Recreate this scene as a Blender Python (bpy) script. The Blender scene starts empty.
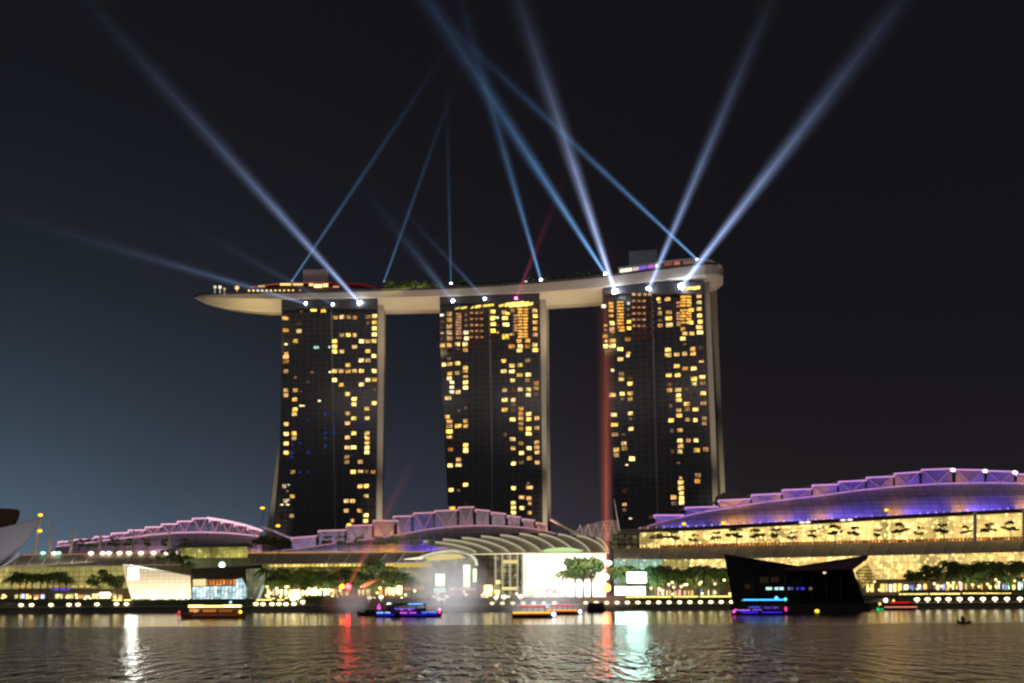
import bpy, bmesh, math, random
from mathutils import Vector, Matrix
random.seed(7)
R = math.radians
S = bpy.context.scene
C = S.collection

# ------------------------------------------------------------------ camera
F = 1450.0; CX, CY = 512.0, 341.5; CAMZ = 5.0
PITCH, ROLL = 10.10, -0.30
MR = (Matrix.Rotation(R(90 + PITCH), 3, 'X') @ Matrix.Rotation(R(ROLL), 3, 'Z'))
cd = bpy.data.cameras.new('camera'); cam = bpy.data.objects.new('camera', cd); C.objects.link(cam)
cam.location = (0, 0, CAMZ); cam.rotation_euler = MR.to_euler()
cd.sensor_width = 36; cd.lens = 36 * F / 1024; cd.clip_start = 0.5; cd.clip_end = 20000
cd.dof.use_dof = True; cd.dof.focus_distance = 14; cd.dof.aperture_fstop = 2.5
S.camera = cam
# ------------------------------------------------------------------ world, sky, ambient
S.view_settings.view_transform = 'Standard'; S.view_settings.look = 'None'
S.view_settings.exposure = 0; S.view_settings.gamma = 1
S.cycles.max_bounces = 6; S.cycles.volume_bounces = 0; S.cycles.transparent_max_bounces = 16
S.cycles.sample_clamp_indirect = 30
W = bpy.data.worlds.new('World'); S.world = W; W.use_nodes = True
nt = W.node_tree; nt.nodes.clear()

def lin(c):
    return tuple(((v / 255) / 12.92 if v <= 10.3 else ((v / 255 + .055) / 1.055) ** 2.4) for v in c)

def node(nt, typ, **kw):
    n = nt.nodes.new(typ)
    for k, v in kw.items(): setattr(n, k, v)
    return n

def M(nt, op, a, b=None, clamp=False):
    n = nt.nodes.new('ShaderNodeMath'); n.operation = op; n.use_clamp = clamp
    for i, v in enumerate((a, b)):
        if v is None: continue
        if isinstance(v, (int, float)): n.inputs[i].default_value = v
        else: nt.links.new(v, n.inputs[i])
    return n.outputs[0]

def MIX(nt, f, a, b):
    n = nt.nodes.new('ShaderNodeMix'); n.data_type = 'RGBA'
    for i, v in ((0, f), (6, a), (7, b)):
        if isinstance(v, (int, float)): n.inputs[i].default_value = v
        elif isinstance(v, tuple): n.inputs[i].default_value = (*v[:3], 1)
        else: nt.links.new(v, n.inputs[i])
    return n.outputs[2]

# night sky: near black overhead, city glow rising from the horizon, strongest to the left
tc = node(nt, 'ShaderNodeTexCoord'); sp = node(nt, 'ShaderNodeSeparateXYZ'); nt.links.new(tc.outputs['Generated'], sp.inputs[0])
el = M(nt, 'MAXIMUM', sp.outputs[2], 0.0)
az = M(nt, 'DIVIDE', sp.outputs[0], M(nt, 'MAXIMUM', M(nt, 'ABSOLUTE', sp.outputs[1]), 0.25))   # tan azimuth, -.35 .. .35 in view
up = M(nt, 'POWER', 2.718, M(nt, 'MULTIPLY', el, -12.5))
rp = node(nt, 'ShaderNodeValToRGB'); nt.links.new(M(nt, 'ADD', az, 0.5), rp.inputs[0]); cr = rp.color_ramp
for k, (p_, c_) in enumerate(((.15, (.122, .190, .270)), (.30, (.090, .125, .178)), (.42, (.050, .062, .096)), (.54, (.040, .034, .046)), (.66, (.019, .0145, .014)), (.9, (.016, .013, .013)))):
    e_ = cr.elements[k] if k < 2 else cr.elements.new(p_)
    e_.position = p_; e_.color = (*c_, 1)
nz = node(nt, 'ShaderNodeTexNoise'); nt.links.new(tc.outputs['Generated'], nz.inputs['Vector']); nz.inputs['Scale'].default_value = 5; nz.inputs['Detail'].default_value = 4
glow = M(nt, 'MULTIPLY', up, M(nt, 'ADD', M(nt, 'MULTIPLY', nz.outputs[0], 0.35), 0.93))
gl = MIX(nt, 1.0, rp.outputs[0], rp.outputs[0]); mx = gl.node; mx.blend_type = 'MULTIPLY'; cg = node(nt, 'ShaderNodeCombineXYZ')
for k in range(3): nt.links.new(glow, cg.inputs[k])
nt.links.new(cg.outputs[0], mx.inputs[7])
ad = MIX(nt, 1.0, gl, lin((19, 18, 22))); ad.node.blend_type = 'ADD'; col = ad
bg = node(nt, 'ShaderNodeBackground'); nt.links.new(col, bg.inputs[0]); bg.inputs[1].default_value = 1.0
wo = node(nt, 'ShaderNodeOutputWorld'); nt.links.new(bg.outputs[0], wo.inputs[0])

# dim city glow from behind the viewer
sd = bpy.data.lights.new('city_glow', 'SUN'); sd.energy = 0.16; sd.angle = R(25); sd.color = (1, .82, .72)
so = bpy.data.objects.new('city_glow', sd); C.objects.link(so); so.rotation_euler = (R(62), 0, R(-24))
sd.energy = 0.20

# ------------------------------------------------------------------ helpers
def ray(px, py): return MR @ Vector(((px - CX) / F, (CY - py) / F, -1))
def P(px, py, Y):
    d = ray(px, py); return Vector((0, 0, CAMZ)) + d * (Y / d.y)
def PZ(px, py, z=0.0):
    d = ray(px, py); return Vector((0, 0, CAMZ)) + d * ((z - CAMZ) / d.z)
def mpp(Y): return Y / (F * math.cos(R(PITCH)))       # metres per pixel, roughly
def interp(pts, x):
    if x <= pts[0][0]: return pts[0][1]
    for (a, b), (c, d) in zip(pts, pts[1:]):
        if x <= c: return b + (d - b) * (x - a) / (c - a)
    return pts[-1][1]

_m = {}
def mat(name):
    m = bpy.data.materials.new(name); m.use_nodes = True; m.node_tree.nodes.clear()
    o = m.node_tree.nodes.new('ShaderNodeOutputMaterial'); return m, m.node_tree, o
def pbr(name, c, rough=.7, metal=0, var=.25, scale=.4, spec=.5):
    if name in _m: return _m[name]
    m, t, o = mat(name); b = node(t, 'ShaderNodeBsdfPrincipled')
    g = node(t, 'ShaderNodeNewGeometry'); n = node(t, 'ShaderNodeTexNoise'); t.links.new(g.outputs['Position'], n.inputs['Vector'])
    n.inputs['Scale'].default_value = scale; n.inputs['Detail'].default_value = 5
    cc = MIX(t, n.outputs[0], tuple(v * (1 - var) for v in c), tuple(min(1, v * (1 + var)) for v in c))
    t.links.new(cc, b.inputs['Base Color']); b.inputs['Roughness'].default_value = rough; b.inputs['Metallic'].default_value = metal
    b.inputs['Specular IOR Level'].default_value = spec
    t.links.new(b.outputs[0], o.inputs[0]); _m[name] = m; return m
def emi(c, s=1.0):
    k = ('e', c, s)
    if k in _m: return _m[k]
    m, t, o = mat('light_%d_%d_%d' % c); e = node(t, 'ShaderNodeEmission'); e.inputs[0].default_value = (*lin(c), 1); e.inputs[1].default_value = s
    t.links.new(e.outputs[0], o.inputs[0]); _m[k] = m; return m
def room(c, s):
    k = ('w', c, s)
    if k in _m: return _m[k]
    m, t, o = mat('lit_room'); g = node(t, 'ShaderNodeNewGeometry'); n = node(t, 'ShaderNodeTexNoise'); t.links.new(g.outputs['Position'], n.inputs['Vector']); n.inputs['Scale'].default_value = .7; n.inputs['Detail'].default_value = 2
    n2 = node(t, 'ShaderNodeTexNoise'); t.links.new(g.outputs['Position'], n2.inputs['Vector']); n2.inputs['Scale'].default_value = .21
    e = node(t, 'ShaderNodeEmission'); t.links.new(MIX(t, n2.outputs[0], tuple(v * w for v, w in zip(lin(c), (1, .82, .6))), tuple(min(1, v * w) for v, w in zip(lin(c), (1, 1.02, 1.12)))), e.inputs[0])
    st = M(t, 'MULTIPLY', M(t, 'MAXIMUM', M(t, 'ADD', M(t, 'MULTIPLY', M(t, 'SUBTRACT', n.outputs[0], .5), 4.2), 1.05), .22), s)
    t.links.new(st, e.inputs[1]); t.links.new(e.outputs[0], o.inputs[0]); _m[k] = m; return m
def glazing(c1, c2, s, bw=3.0, bh=3.5, mortar=.12, mc=(60, 50, 30), nscale=.06, hot=0.0, ax='x'):
    """lit glass wall: panes of slightly different brightness between mullions and floor slabs"""
    k = ('g', c1, c2, s, bw, bh, mortar, mc, nscale, hot)
    if k in _m: return _m[k]
    m, t, o = mat('lit_glazing'); g = node(t, 'ShaderNodeNewGeometry'); q = node(t, 'ShaderNodeSeparateXYZ'); t.links.new(g.outputs['Position'], q.inputs[0])
    cb = node(t, 'ShaderNodeCombineXYZ'); t.links.new(q.outputs[0], cb.inputs[0]); t.links.new(q.outputs[2], cb.inputs[1])
    b = node(t, 'ShaderNodeTexBrick'); t.links.new(cb.outputs[0], b.inputs['Vector']); b.offset = 0
    b.inputs['Color1'].default_value = (*lin(c1), 1); b.inputs['Color2'].default_value = (*lin(c2), 1); b.inputs['Mortar'].default_value = (*lin(mc), 1)
    b.inputs['Scale'].default_value = 1; b.inputs['Mortar Size'].default_value = mortar; b.inputs['Mortar Smooth'].default_value = .2
    b.inputs['Brick Width'].default_value = bw; b.inputs['Row Height'].default_value = bh
    n = node(t, 'ShaderNodeTexNoise'); t.links.new(g.outputs['Position'], n.inputs['Vector']); n.inputs['Scale'].default_value = nscale; n.inputs['Detail'].default_value = 3
    n2 = node(t, 'ShaderNodeTexNoise'); t.links.new(g.outputs['Position'], n2.inputs['Vector']); n2.inputs['Scale'].default_value = .3; n2.inputs['Detail'].default_value = 2
    vo = node(t, 'ShaderNodeTexVoronoi'); t.links.new(g.outputs['Position'], vo.inputs['Vector']); vo.inputs['Scale'].default_value = .38
    spot = M(t, 'SUBTRACT', 1, M(t, 'MULTIPLY', vo.outputs['Distance'], 3.2), True)
    hotv = M(t, 'MULTIPLY', M(t, 'ADD', M(t, 'MULTIPLY', M(t, 'GREATER_THAN', n2.outputs[0], .58), .6), M(t, 'MULTIPLY', spot, 2.6)), hot)
    base_ = M(t, 'MAXIMUM', M(t, 'ADD', M(t, 'MULTIPLY', M(t, 'SUBTRACT', n.outputs[0], .5), 3.0), 1.0), .35)
    st = M(t, 'MULTIPLY', M(t, 'ADD', base_, hotv), s)
    e = node(t, 'ShaderNodeEmission'); t.links.new(b.outputs[0], e.inputs[0]); t.links.new(st, e.inputs[1])
    t.links.new(e.outputs[0], o.inputs[0]); _m[k] = m; return m

def top(o, label, cat, group=None, kind=None):
    o['label'] = label; o['category'] = cat
    if group: o['group'] = group
    if kind: o['kind'] = kind
    return o
def root(name, label, cat, loc, group=None):
    o = bpy.data.objects.new(name, None); C.objects.link(o); o.location = loc; o.empty_display_size = 1
    return top(o, label, cat, group)
def rloc(o):
    v = Vector(o.location)
    return v + (rloc(o.parent) if o.parent else Vector())
def obj(name, bm, m, parent=None, origin=None, smooth=False, kind=None):
    bmesh.ops.recalc_face_normals(bm, faces=bm.faces)
    if parent is not None: org = rloc(parent)
    elif origin is not None: org = Vector(origin)
    else:
        c = Vector(); zs = 1e9
        for v in bm.verts: c += v.co; zs = min(zs, v.co.z)
        c /= max(1, len(bm.verts)); org = Vector((c.x, c.y, zs))
    bmesh.ops.translate(bm, verts=bm.verts, vec=-org)
    me = bpy.data.meshes.new(name); bm.to_mesh(me); bm.free(); me.materials.append(m)
    if smooth:
        for p in me.polygons: p.use_smooth = True
    o = bpy.data.objects.new(name, me); C.objects.link(o)
    if parent is not None: o.parent = parent
    else: o.location = org
    if kind: o['kind'] = kind
    return o
def prism(bm, front, off):
    a = [bm.verts.new(v) for v in front]; b = [bm.verts.new(v + off) for v in front]
    bm.faces.new(a); bm.faces.new(b[::-1]); n = len(a)
    for i in range(n): bm.faces.new((a[i], b[i], b[(i + 1) % n], a[(i + 1) % n]))
    return bm
def pp(pts, Y, th=1.0, bm=None):
    """prism whose front outline passes through these sight lines at depth Y (number or function of px), th metres deep"""
    bm = bm or bmesh.new(); f = Y if callable(Y) else (lambda x: Y)
    fr = [P(x, y, f(x)) for x, y in pts]; cx = sum(v.x / v.y for v in fr) / len(fr)
    return prism(bm, fr, Vector((cx * th, th, 0)))
def rect(x0, y0, x1, y1): return [(x0, y0), (x1, y0), (x1, y1), (x0, y1)]
def box(bm, c, s, rz=0.0):
    m = Matrix.Translation(c) @ Matrix.Rotation(rz, 4, 'Z') @ Matrix.Diagonal((*s, 1))
    bmesh.ops.create_cube(bm, size=1, matrix=m); return bm
def tube(bm, a, b, r0, r1=None, n=8):
    r1 = r0 if r1 is None else r1; a = Vector(a); b = Vector(b); d = b - a
    q = d.to_track_quat('Z', 'Y').to_matrix().to_4x4()
    bmesh.ops.create_cone(bm, cap_ends=True, segments=n, radius1=r0, radius2=r1, depth=d.length, matrix=Matrix.Translation((a + b) / 2) @ q); return bm
def ball(bm, c, r, sub=2, s=(1, 1, 1)):
    bmesh.ops.create_icosphere(bm, subdivisions=sub, radius=r, matrix=Matrix.Translation(c) @ Matrix.Diagonal((*s, 1))); return bm
def path_tube(bm, pts, r, n=6):
    for a, b in zip(pts, pts[1:]): tube(bm, a, b, r, r, n)
    return bm
def copytree(o, parent=None, loc=None):
    c = o.copy(); C.objects.link(c)
    if parent: c.parent = parent
    if loc is not None: c.location = loc
    for ch in list(o.children):
        if ch.name in bpy.data.objects: copytree(ch, c)
    return c
def area(name, loc, target, sx, sy, power, color, parent=None):
    l = bpy.data.lights.new(name, 'AREA'); l.shape = 'RECTANGLE'; l.spread = R(95 if 'eave' in name or 'truss' in name else 180); l.size = sx; l.size_y = sy; l.energy = power; l.color = color
    o = bpy.data.objects.new(name, l); C.objects.link(o); loc = Vector(loc)
    d = Vector(target) - loc; o.rotation_euler = d.to_track_quat('-Z', 'Y').to_euler()
    if parent is not None: o.parent = parent; loc = loc - rloc(parent)
    o.location = loc; return o

# ------------------------------------------------------------------ materials
concrete = pbr('pale_concrete', (.36, .32, .27), .8, var=.18, scale=.15)
darkglass = None
stone = pbr('dark_stone', (.13, .12, .10), .85)
steel = pbr('white_steel', (.6, .58, .55), .45)
darksteel = pbr('dark_steel', (.04, .04, .045), .5)
hullpaint = pbr('hull_panel', (.5, .44, .36), .6, var=.1, scale=.1)
leaf = pbr('leaf', (.085, .13, .04), .7, var=.6, scale=1.2)
palmleaf = pbr('palm_leaf', (.10, .16, .04), .6, var=.5, scale=1.0)
bark = pbr('bark', (.12, .09, .06), .9)

def facade_mat():
    m, t, o = mat('dark_facade'); g = node(t, 'ShaderNodeNewGeometry'); q = node(t, 'ShaderNodeSeparateXYZ'); t.links.new(g.outputs['Position'], q.inputs[0])
    cb = node(t, 'ShaderNodeCombineXYZ'); t.links.new(q.outputs[0], cb.inputs[0]); t.links.new(q.outputs[2], cb.inputs[1])
    b = node(t, 'ShaderNodeTexBrick'); t.links.new(cb.outputs[0], b.inputs['Vector']); b.offset = 0
    for k, c in (('Color1', (.006, .006, .010)), ('Color2', (.016, .016, .021)), ('Mortar', (.055, .05, .046))): b.inputs[k].default_value = (*c, 1)
    b.inputs['Scale'].default_value = 1; b.inputs['Mortar Size'].default_value = .16; b.inputs['Brick Width'].default_value = 4.0; b.inputs['Row Height'].default_value = 3.15
    p = node(t, 'ShaderNodeBsdfPrincipled'); t.links.new(b.outputs[0], p.inputs['Base Color']); p.inputs['Roughness'].default_value = .35
    t.links.new(p.outputs[0], o.inputs[0]); return m
FAC = facade_mat()

# ------------------------------------------------------------------ water and ground
def water_mat():
    m, t, o = mat('bay_water'); g = node(t, 'ShaderNodeNewGeometry'); q = node(t, 'ShaderNodeSeparateXYZ'); t.links.new(g.outputs['Position'], q.inputs[0])
    def noise(sx, sy, det, rough=.55):
        mp = node(t, 'ShaderNodeMapping'); mp.inputs['Scale'].default_value = (sx, sy, 1); t.links.new(g.outputs['Position'], mp.inputs[0])
        n = node(t, 'ShaderNodeTexNoise'); t.links.new(mp.outputs[0], n.inputs['Vector']); n.inputs['Scale'].default_value = 1; n.inputs['Detail'].default_value = det; n.inputs['Roughness'].default_value = rough
        return n.outputs[0]
    h = M(t, 'ADD', M(t, 'ADD', M(t, 'ADD', M(t, 'MULTIPLY', noise(.25, .12, 2, .6), 1.6), M(t, 'MULTIPLY', noise(2.4, .7, 2, .6), .35)), M(t, 'ADD', M(t, 'MULTIPLY', noise(.8, .10, 2, .5), 2.0), M(t, 'MULTIPLY', noise(1.5, .26, 2, .5), .9))), M(t, 'MULTIPLY', noise(1.6, 1.2, 2), .18))
    edge = M(t, 'ADD', q.outputs[1], M(t, 'MULTIPLY', M(t, 'SUBTRACT', noise(.012, .02, 3), .5), 70))
    r = node(t, 'ShaderNodeMapRange', interpolation_type='SMOOTHSTEP'); t.links.new(edge, r.inputs[0])
    r.inputs[1].default_value = 290; r.inputs[2].default_value = 302; r.inputs[3].default_value = 1; r.inputs[4].default_value = .02
    bp = node(t, 'ShaderNodeBump'); t.links.new(h, bp.inputs['Height']); t.links.new(M(t, 'MULTIPLY', r.outputs[0], 1.0), bp.inputs['Strength']); bp.inputs['Distance'].default_value = 1.4
    p = node(t, 'ShaderNodeBsdfPrincipled'); p.inputs['Base Color'].default_value = (.010, .011, .012, 1); p.inputs['Specular IOR Level'].default_value = .34; rg = node(t, 'ShaderNodeMapRange', interpolation_type='SMOOTHSTEP'); t.links.new(edge, rg.inputs[0]); rg.inputs[1].default_value = 286; rg.inputs[2].default_value = 312; rg.inputs[3].default_value = .16; rg.inputs[4].default_value = .12
    t.links.new(rg.outputs[0], p.inputs['Roughness']); p.inputs['IOR'].default_value = 1.33
    t.links.new(bp.outputs[0], p.inputs['Normal']); t.links.new(p.outputs[0], o.inputs[0]); return m
SHORE = 650.0
bm = bmesh.new(); bmesh.ops.create_grid(bm, x_segments=2, y_segments=2, size=1, matrix=Matrix.Translation((0, 150, 0)) @ Matrix.Diagonal((3000, 505, 1, 1)))
obj('water', bm, water_mat(), origin=(0, 0, 0), kind='structure')
bm = box(bmesh.new(), (0, SHORE + 4500, 1.4), (12000, 9000, 2.8)); obj('ground', bm, pbr('ground', (.05, .05, .05), .9), origin=(0, SHORE, 0), kind='structure')
bm = box(bmesh.new(), (0, SHORE + 8, 1.6), (2400, 17, 3.3)); obj('promenade', bm, stone, origin=(0, SHORE, 0), kind='structure')
bm = box(bmesh.new(), (0, 692, 3.0), (2400, 50, 6.1)); obj('terrace', bm, pbr('terrace_stone', (.11, .10, .085), .85), origin=(0, 667, 0), kind='structure')
# kerb lip of the promenade
bm = box(bmesh.new(), (0, SHORE - .9, 2.9), (2400, .8, .5)); top(obj('sea_wall', bm, concrete), 'long low stone sea wall edging the promenade above the water', 'wall')

# ------------------------------------------------------------------ towers
WCOL = {'y': ((255, 220, 128), 1.75), 'o': ((240, 190, 116), 1.0), 'd': ((150, 118, 92), .55), 'w': ((255, 240, 190), 1.5), 'c': ((190, 240, 230), 1.1),
        'b': ((40, 70, 160), .55), 'r': ((228, 164, 112), .68), 'q': ((108, 70, 58), .26), 'Y': ((255, 214, 90), 2.6), 'O': ((240, 178, 80), 1.25)}
def parse(s, ox, oy, sc):
    out = []
    for t in s.split():
        a = t.split(','); x, y = float(a[0]), float(a[1]); c = a[2] if len(a) > 2 else 'y'
        w = float(a[3]) if len(a) > 3 else 46; h = float(a[4]) if len(a) > 4 else 36
        out.append((ox + x / sc, oy + y / sc, w / sc, h / sc, c))
    return out
def cols(xs, ys, c, w=44, h=34): return ' '.join('%g,%g,%s,%g,%g' % (x, y, c, w, h) for x in xs for y in ys)
K = 8.533
T1 = parse('130,240,o,62 250,285,d 135,343,o,58 247,350,y 218,435,y 138,463,w,28,18 138,543,o,36,30 135,572,o,58 135,610,o,58 557,235,o 612,230,o 670,230,o 724,235,o,34 837,228,o 892,223,y 892,275,y 837,280,d,30 892,327,y 890,378,y 612,383,o 668,383,y 722,385,o,34 552,437 552,483 552,525 612,525,o 722,485,o 780,437 835,437,o 888,435 835,522 888,562 778,600 835,600,o 665,640 395,490,c,48,28 508,487,c,20,20 372,165,Y,60,40 455,172,Y,48,44 270,185,d,30,12', 270, 290, K) \
   + parse('135,10,o 550,8 607,10,o 665,10,o 720,8 780,8 890,8 360,18,d,34,20 515,17,w,28,16 215,62,d,28,22 322,102,d,34,16 550,85 607,127 835,85 890,82 780,123 890,167,d,28,22 135,172,o 217,172,o 265,183,d,24,12 135,215,o 210,252 275,305,w,50,16 420,263,w,30,16 213,335 208,375 138,462 138,545 205,540 205,582,o 138,627 660,205 718,247 716,293 888,283 828,330 662,370,o 715,413 830,412 662,453,o 715,540 828,540 828,580 660,575,o 828,620 828,662 658,662,o 712,660,y,52 472,375,b,24,26 547,370,b,24,22 770,172,b,28,22 770,450,b,28,26 770,490,b,22,16 838,490,b,26,16 612,455,b,20,20 472,490,b,22,24 547,490,b,24,34 547,540,b,24,30 472,540,b,22,22 472,580,b,22,22 472,650,b,24,24 322,425,b,20,24 190,635,b,22,16 255,622,b,22,22', 270, 370, K) \
   + parse('138,22 828,20 185,20,b,30,34 185,60,b,24,24 330,20,b,24,30 695,45,b,24,18 255,190,b,24,18 330,185,b,22,18 655,58,o 655,102,o 770,100,o 195,188,o 710,187 772,182,y,46,28 825,185,d,34 882,187,o 122,308,w,36,40 158,298,w,22,14 768,310,o 822,308 148,350,d,24,24 190,395,o 130,435,w,40,36 102,467,w,30,16 150,467,w,30,16 155,425,w,22,16 820,393 652,435,o 705,435 650,518,o 763,518,o 185,562,o 818,557 702,602,o,34 816,605 90,560,q,44,30', 270, 450, K)
T2 = parse('103,213,w,38,22 103,268,d,32,18 103,315,d,30,16 103,367,o,28,16 103,417,d,22,16 107,472 108,515,d,30,26 ' + cols([165], [205, 255, 310, 362, 412], 'o', 52, 42) + ' ' + cols([232, 256], [205, 228, 252, 276, 300, 324, 350, 374, 408], 'r', 26, 19)
     + ' 165,470,o 168,515,q 235,462 235,505,d,30,20 308,210,d,30,30 308,255,d,30,26 308,302,d,30,26 308,362,w 312,412,w 300,462 302,510,o ' + cols([355, 400, 440], [195, 245, 298, 349, 402], 'r', 30, 17) + ' ' + cols([355, 400, 440], [222, 272, 324, 376, 430, 458, 490], 'q', 40, 22)
     + ' 537,185,Y 537,240,Y 540,290,Y,50 537,348,Y 520,405,q,30,22 575,235,w,24,16 575,300,d,20,20 575,362,o,26,18 632,190,o,44 662,200,Y,36,24 640,240,y,58 648,295,y,60 645,398,Y,66,50 705,175,r,34 700,378,o,40,20 712,395,q,30,24 '
     + cols([770, 815], [165, 190, 215, 242, 268, 295, 322, 350, 375, 398], 'O', 46, 19) + ' ' + cols([728], [218, 245, 270, 300, 325, 345], 'r', 36, 20) + ' 895,175,o 897,222,y 897,275,o 898,330,o 898,380,o 895,468 898,512,y,54 760,435,o 833,432,o 697,482,o,60 770,480 833,480,o 763,515,y,56 163,585,d,36,26 118,635,y,40 170,632,y,52 235,625,y,50 303,662 630,605 835,600,o 905,597,q,36 700,645,y,52 768,640,y,52', 430, 290, K) \
   + parse('170,30,o 235,25,o 300,5,o 165,72 187,105,w,42,28 187,147,w,42,28 185,187,w,42,28 240,188,o 155,240,y,60 303,55,o,44,22 303,105 303,150 305,322,d,28,26 245,347,d,32,20 150,400,o 165,440,o,54 165,480,o,58 165,525,Y,58 165,570,o,54,28 240,477,y,58 303,435,o,42 303,477,o 305,640 305,678,y 175,678,r 630,10,y,56 700,12,y,52 765,42,y,54 838,40,y,50 705,88 833,88,o 905,112,o 905,155,o 907,205,d 637,172,o 705,170,d 770,165,o 840,165 840,212 637,255,y,54 710,255,o 637,340,y,58 712,295,d 710,340,d 775,330,o 775,372,o 843,375 843,420 705,422,y,54 775,413,o 912,410,o 843,500 775,458,o 775,500,o 912,493,o 843,543,y,54 640,553,d,34 705,590,y,54 775,625,o 912,617,o 912,660,o 710,668,o 845,668', 430, 370, K) \
   + parse('305,8 780,25 915,20,o 243,82,o 172,132 243,127,y,58 848,70,o 712,115 778,107,d 915,107,o 303,297 180,340 243,345,d,28,22 713,325 838,283,d,26,24 848,320,o,62 783,403,o,54 843,410,o 850,452,o,30 712,452 712,493 785,495 712,535 850,535,o,36 190,495,Y,60,28 302,455,q,30,40', 430, 450, K)
T3 = parse('75,180,w,42 90,345,o,30,20 90,380,r,26,20 87,437,o 95,480,o,30,26 92,522 152,475,y,58 150,518,y,56 ' + cols([137], [155, 185, 218, 262], 'O', 46, 24) + ' 145,325 145,375,o 150,400,r,40,20 ' + cols([216], [146, 172, 198, 224, 250, 276, 302, 328], 'O', 66, 17) + ' 222,360,O,66,22 228,386,O,60,22 283,155,c,28,30 285,207,d,26,30 285,257,d,26,22 290,312,Y,38,32 290,367,Y,38,32 280,462,o,54 285,110,d,40,12 '
     + cols([330, 375, 418], [135, 190, 243, 295, 348], 'r', 32, 18) + ' ' + cols([330, 375, 418], [162, 215, 268, 322, 372, 405, 450], 'q', 40, 22) + ' ' + cols([330, 378, 425, 468], [80], 'o', 32, 24) + ' ' + cols([485], [130, 180, 235, 290, 345, 400, 440], 'q', 46, 24)
     + ' 543,117,Y,36,26 550,145,o,30,16 550,200,o,30,16 552,240,o,40,38 556,300,d,36,24 556,345,o 620,120,o,54 630,232,o,58 628,285,y,62,40 635,340,y,62,40 685,115,q,26,20 ' + cols([752, 800], [100, 126, 150, 174, 215, 240, 265, 290, 320], 'O', 50, 20) + ' ' + cols([712], [150, 180, 240, 265, 290, 320, 340], 'r', 40, 20)
     + ' 822,212,Y,48,34 820,320,Y,40,34 888,95,o 888,147 888,203,o 893,260 897,313 890,360,y,60 897,405,y,58 750,375 767,415 827,413 750,458,y,52 765,505,d,30,22 215,547,y,54 285,580,o,42,20 280,605,w,32,24 218,633,y,56 623,553,y,56 623,597,y,62,40 698,592,o,50 765,587,o 833,545,o 836,585,y,50 907,535,d 908,625,q 908,652,o,44,20', 595, 285, K) \
   + parse('150,45,w,32,26 225,75,o 225,120,y,52 297,113,d 300,160 150,255,o,66 232,245 300,243,y,50 235,288,d,36 300,290,o 162,425,y,58 303,413 303,460,d,34,26 167,510,y,68 307,545 170,593,o,58 243,592,d,34,24 247,668,o 698,10,y,52 770,30,o,54 843,30,y,54 630,87,y,54 705,85,y,54 845,118,y,60,44 915,103,y,56 848,160 920,152,o,50 637,165,d 637,215,o,50 710,212,y,60 785,207,d,40,24 713,260 715,300,y,56 843,250,q,34,24 922,240,y,52 647,350,d,32 783,332,y,56 787,378,o 925,325,o,54 857,378,y,54 715,385,o 718,432,y,54 650,473,y,50 790,465,o 857,470,y,38 935,455,o 932,497,o 655,560,d,34 725,557,o,54 725,645,y,50 798,643,r,40 862,643,y,44', 595, 365, K) \
   + parse('155,35 155,73,o 215,25,o 270,100 232,145,w,22,14 625,8,o 622,47,y,40 565,47,d,28 745,38,y,50 810,32,o 610,130,d,30,14 752,222,o 750,265,o 627,240,o,24,20 627,273 630,315 632,352,y,36,26 633,387,y,40 633,422,y,42 575,383,o 578,427,d 220,335,q 215,435,o,34,24 215,475,d,30,30 260,538,w,26,12', 595, 445, 7.314)
YMAP = [(180, 906), (195, 905), (282, 897), (378, 890), (441, 879), (540, 863), (602, 857), (707, 833), (730, 828)]
YINV = [(a, 1 / b) for a, b in YMAP]
TY = lambda x: 1 / interp(YINV, x)
GZ = 3.0
def strip_poly(bm, left, right, yrows, dep, th):
    """slab between two polylines (x as a function of y), front at dep(px), th deep"""
    fr = []
    for y in yrows:
        xl, xr = interp(left, y), interp(right, y)
        fr.append((P(xl, y, dep(xl)), P(xr, y, dep(xr))))
    n = len(fr); off = Vector((0, th, 0))
    a = [(bm.verts.new(l), bm.verts.new(r), bm.verts.new(r + off), bm.verts.new(l + off)) for l, r in fr]
    for i in range(n - 1):
        for k in range(4): bm.faces.new((a[i][k], a[i][(k + 1) % 4], a[i + 1][(k + 1) % 4], a[i + 1][k]))
    bm.faces.new(a[0][::-1]); bm.faces.new(a[-1]); return bm
rows = [275, 285, 300, 320, 350, 380, 410, 440, 470, 500, 530, 560, 600]
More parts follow.
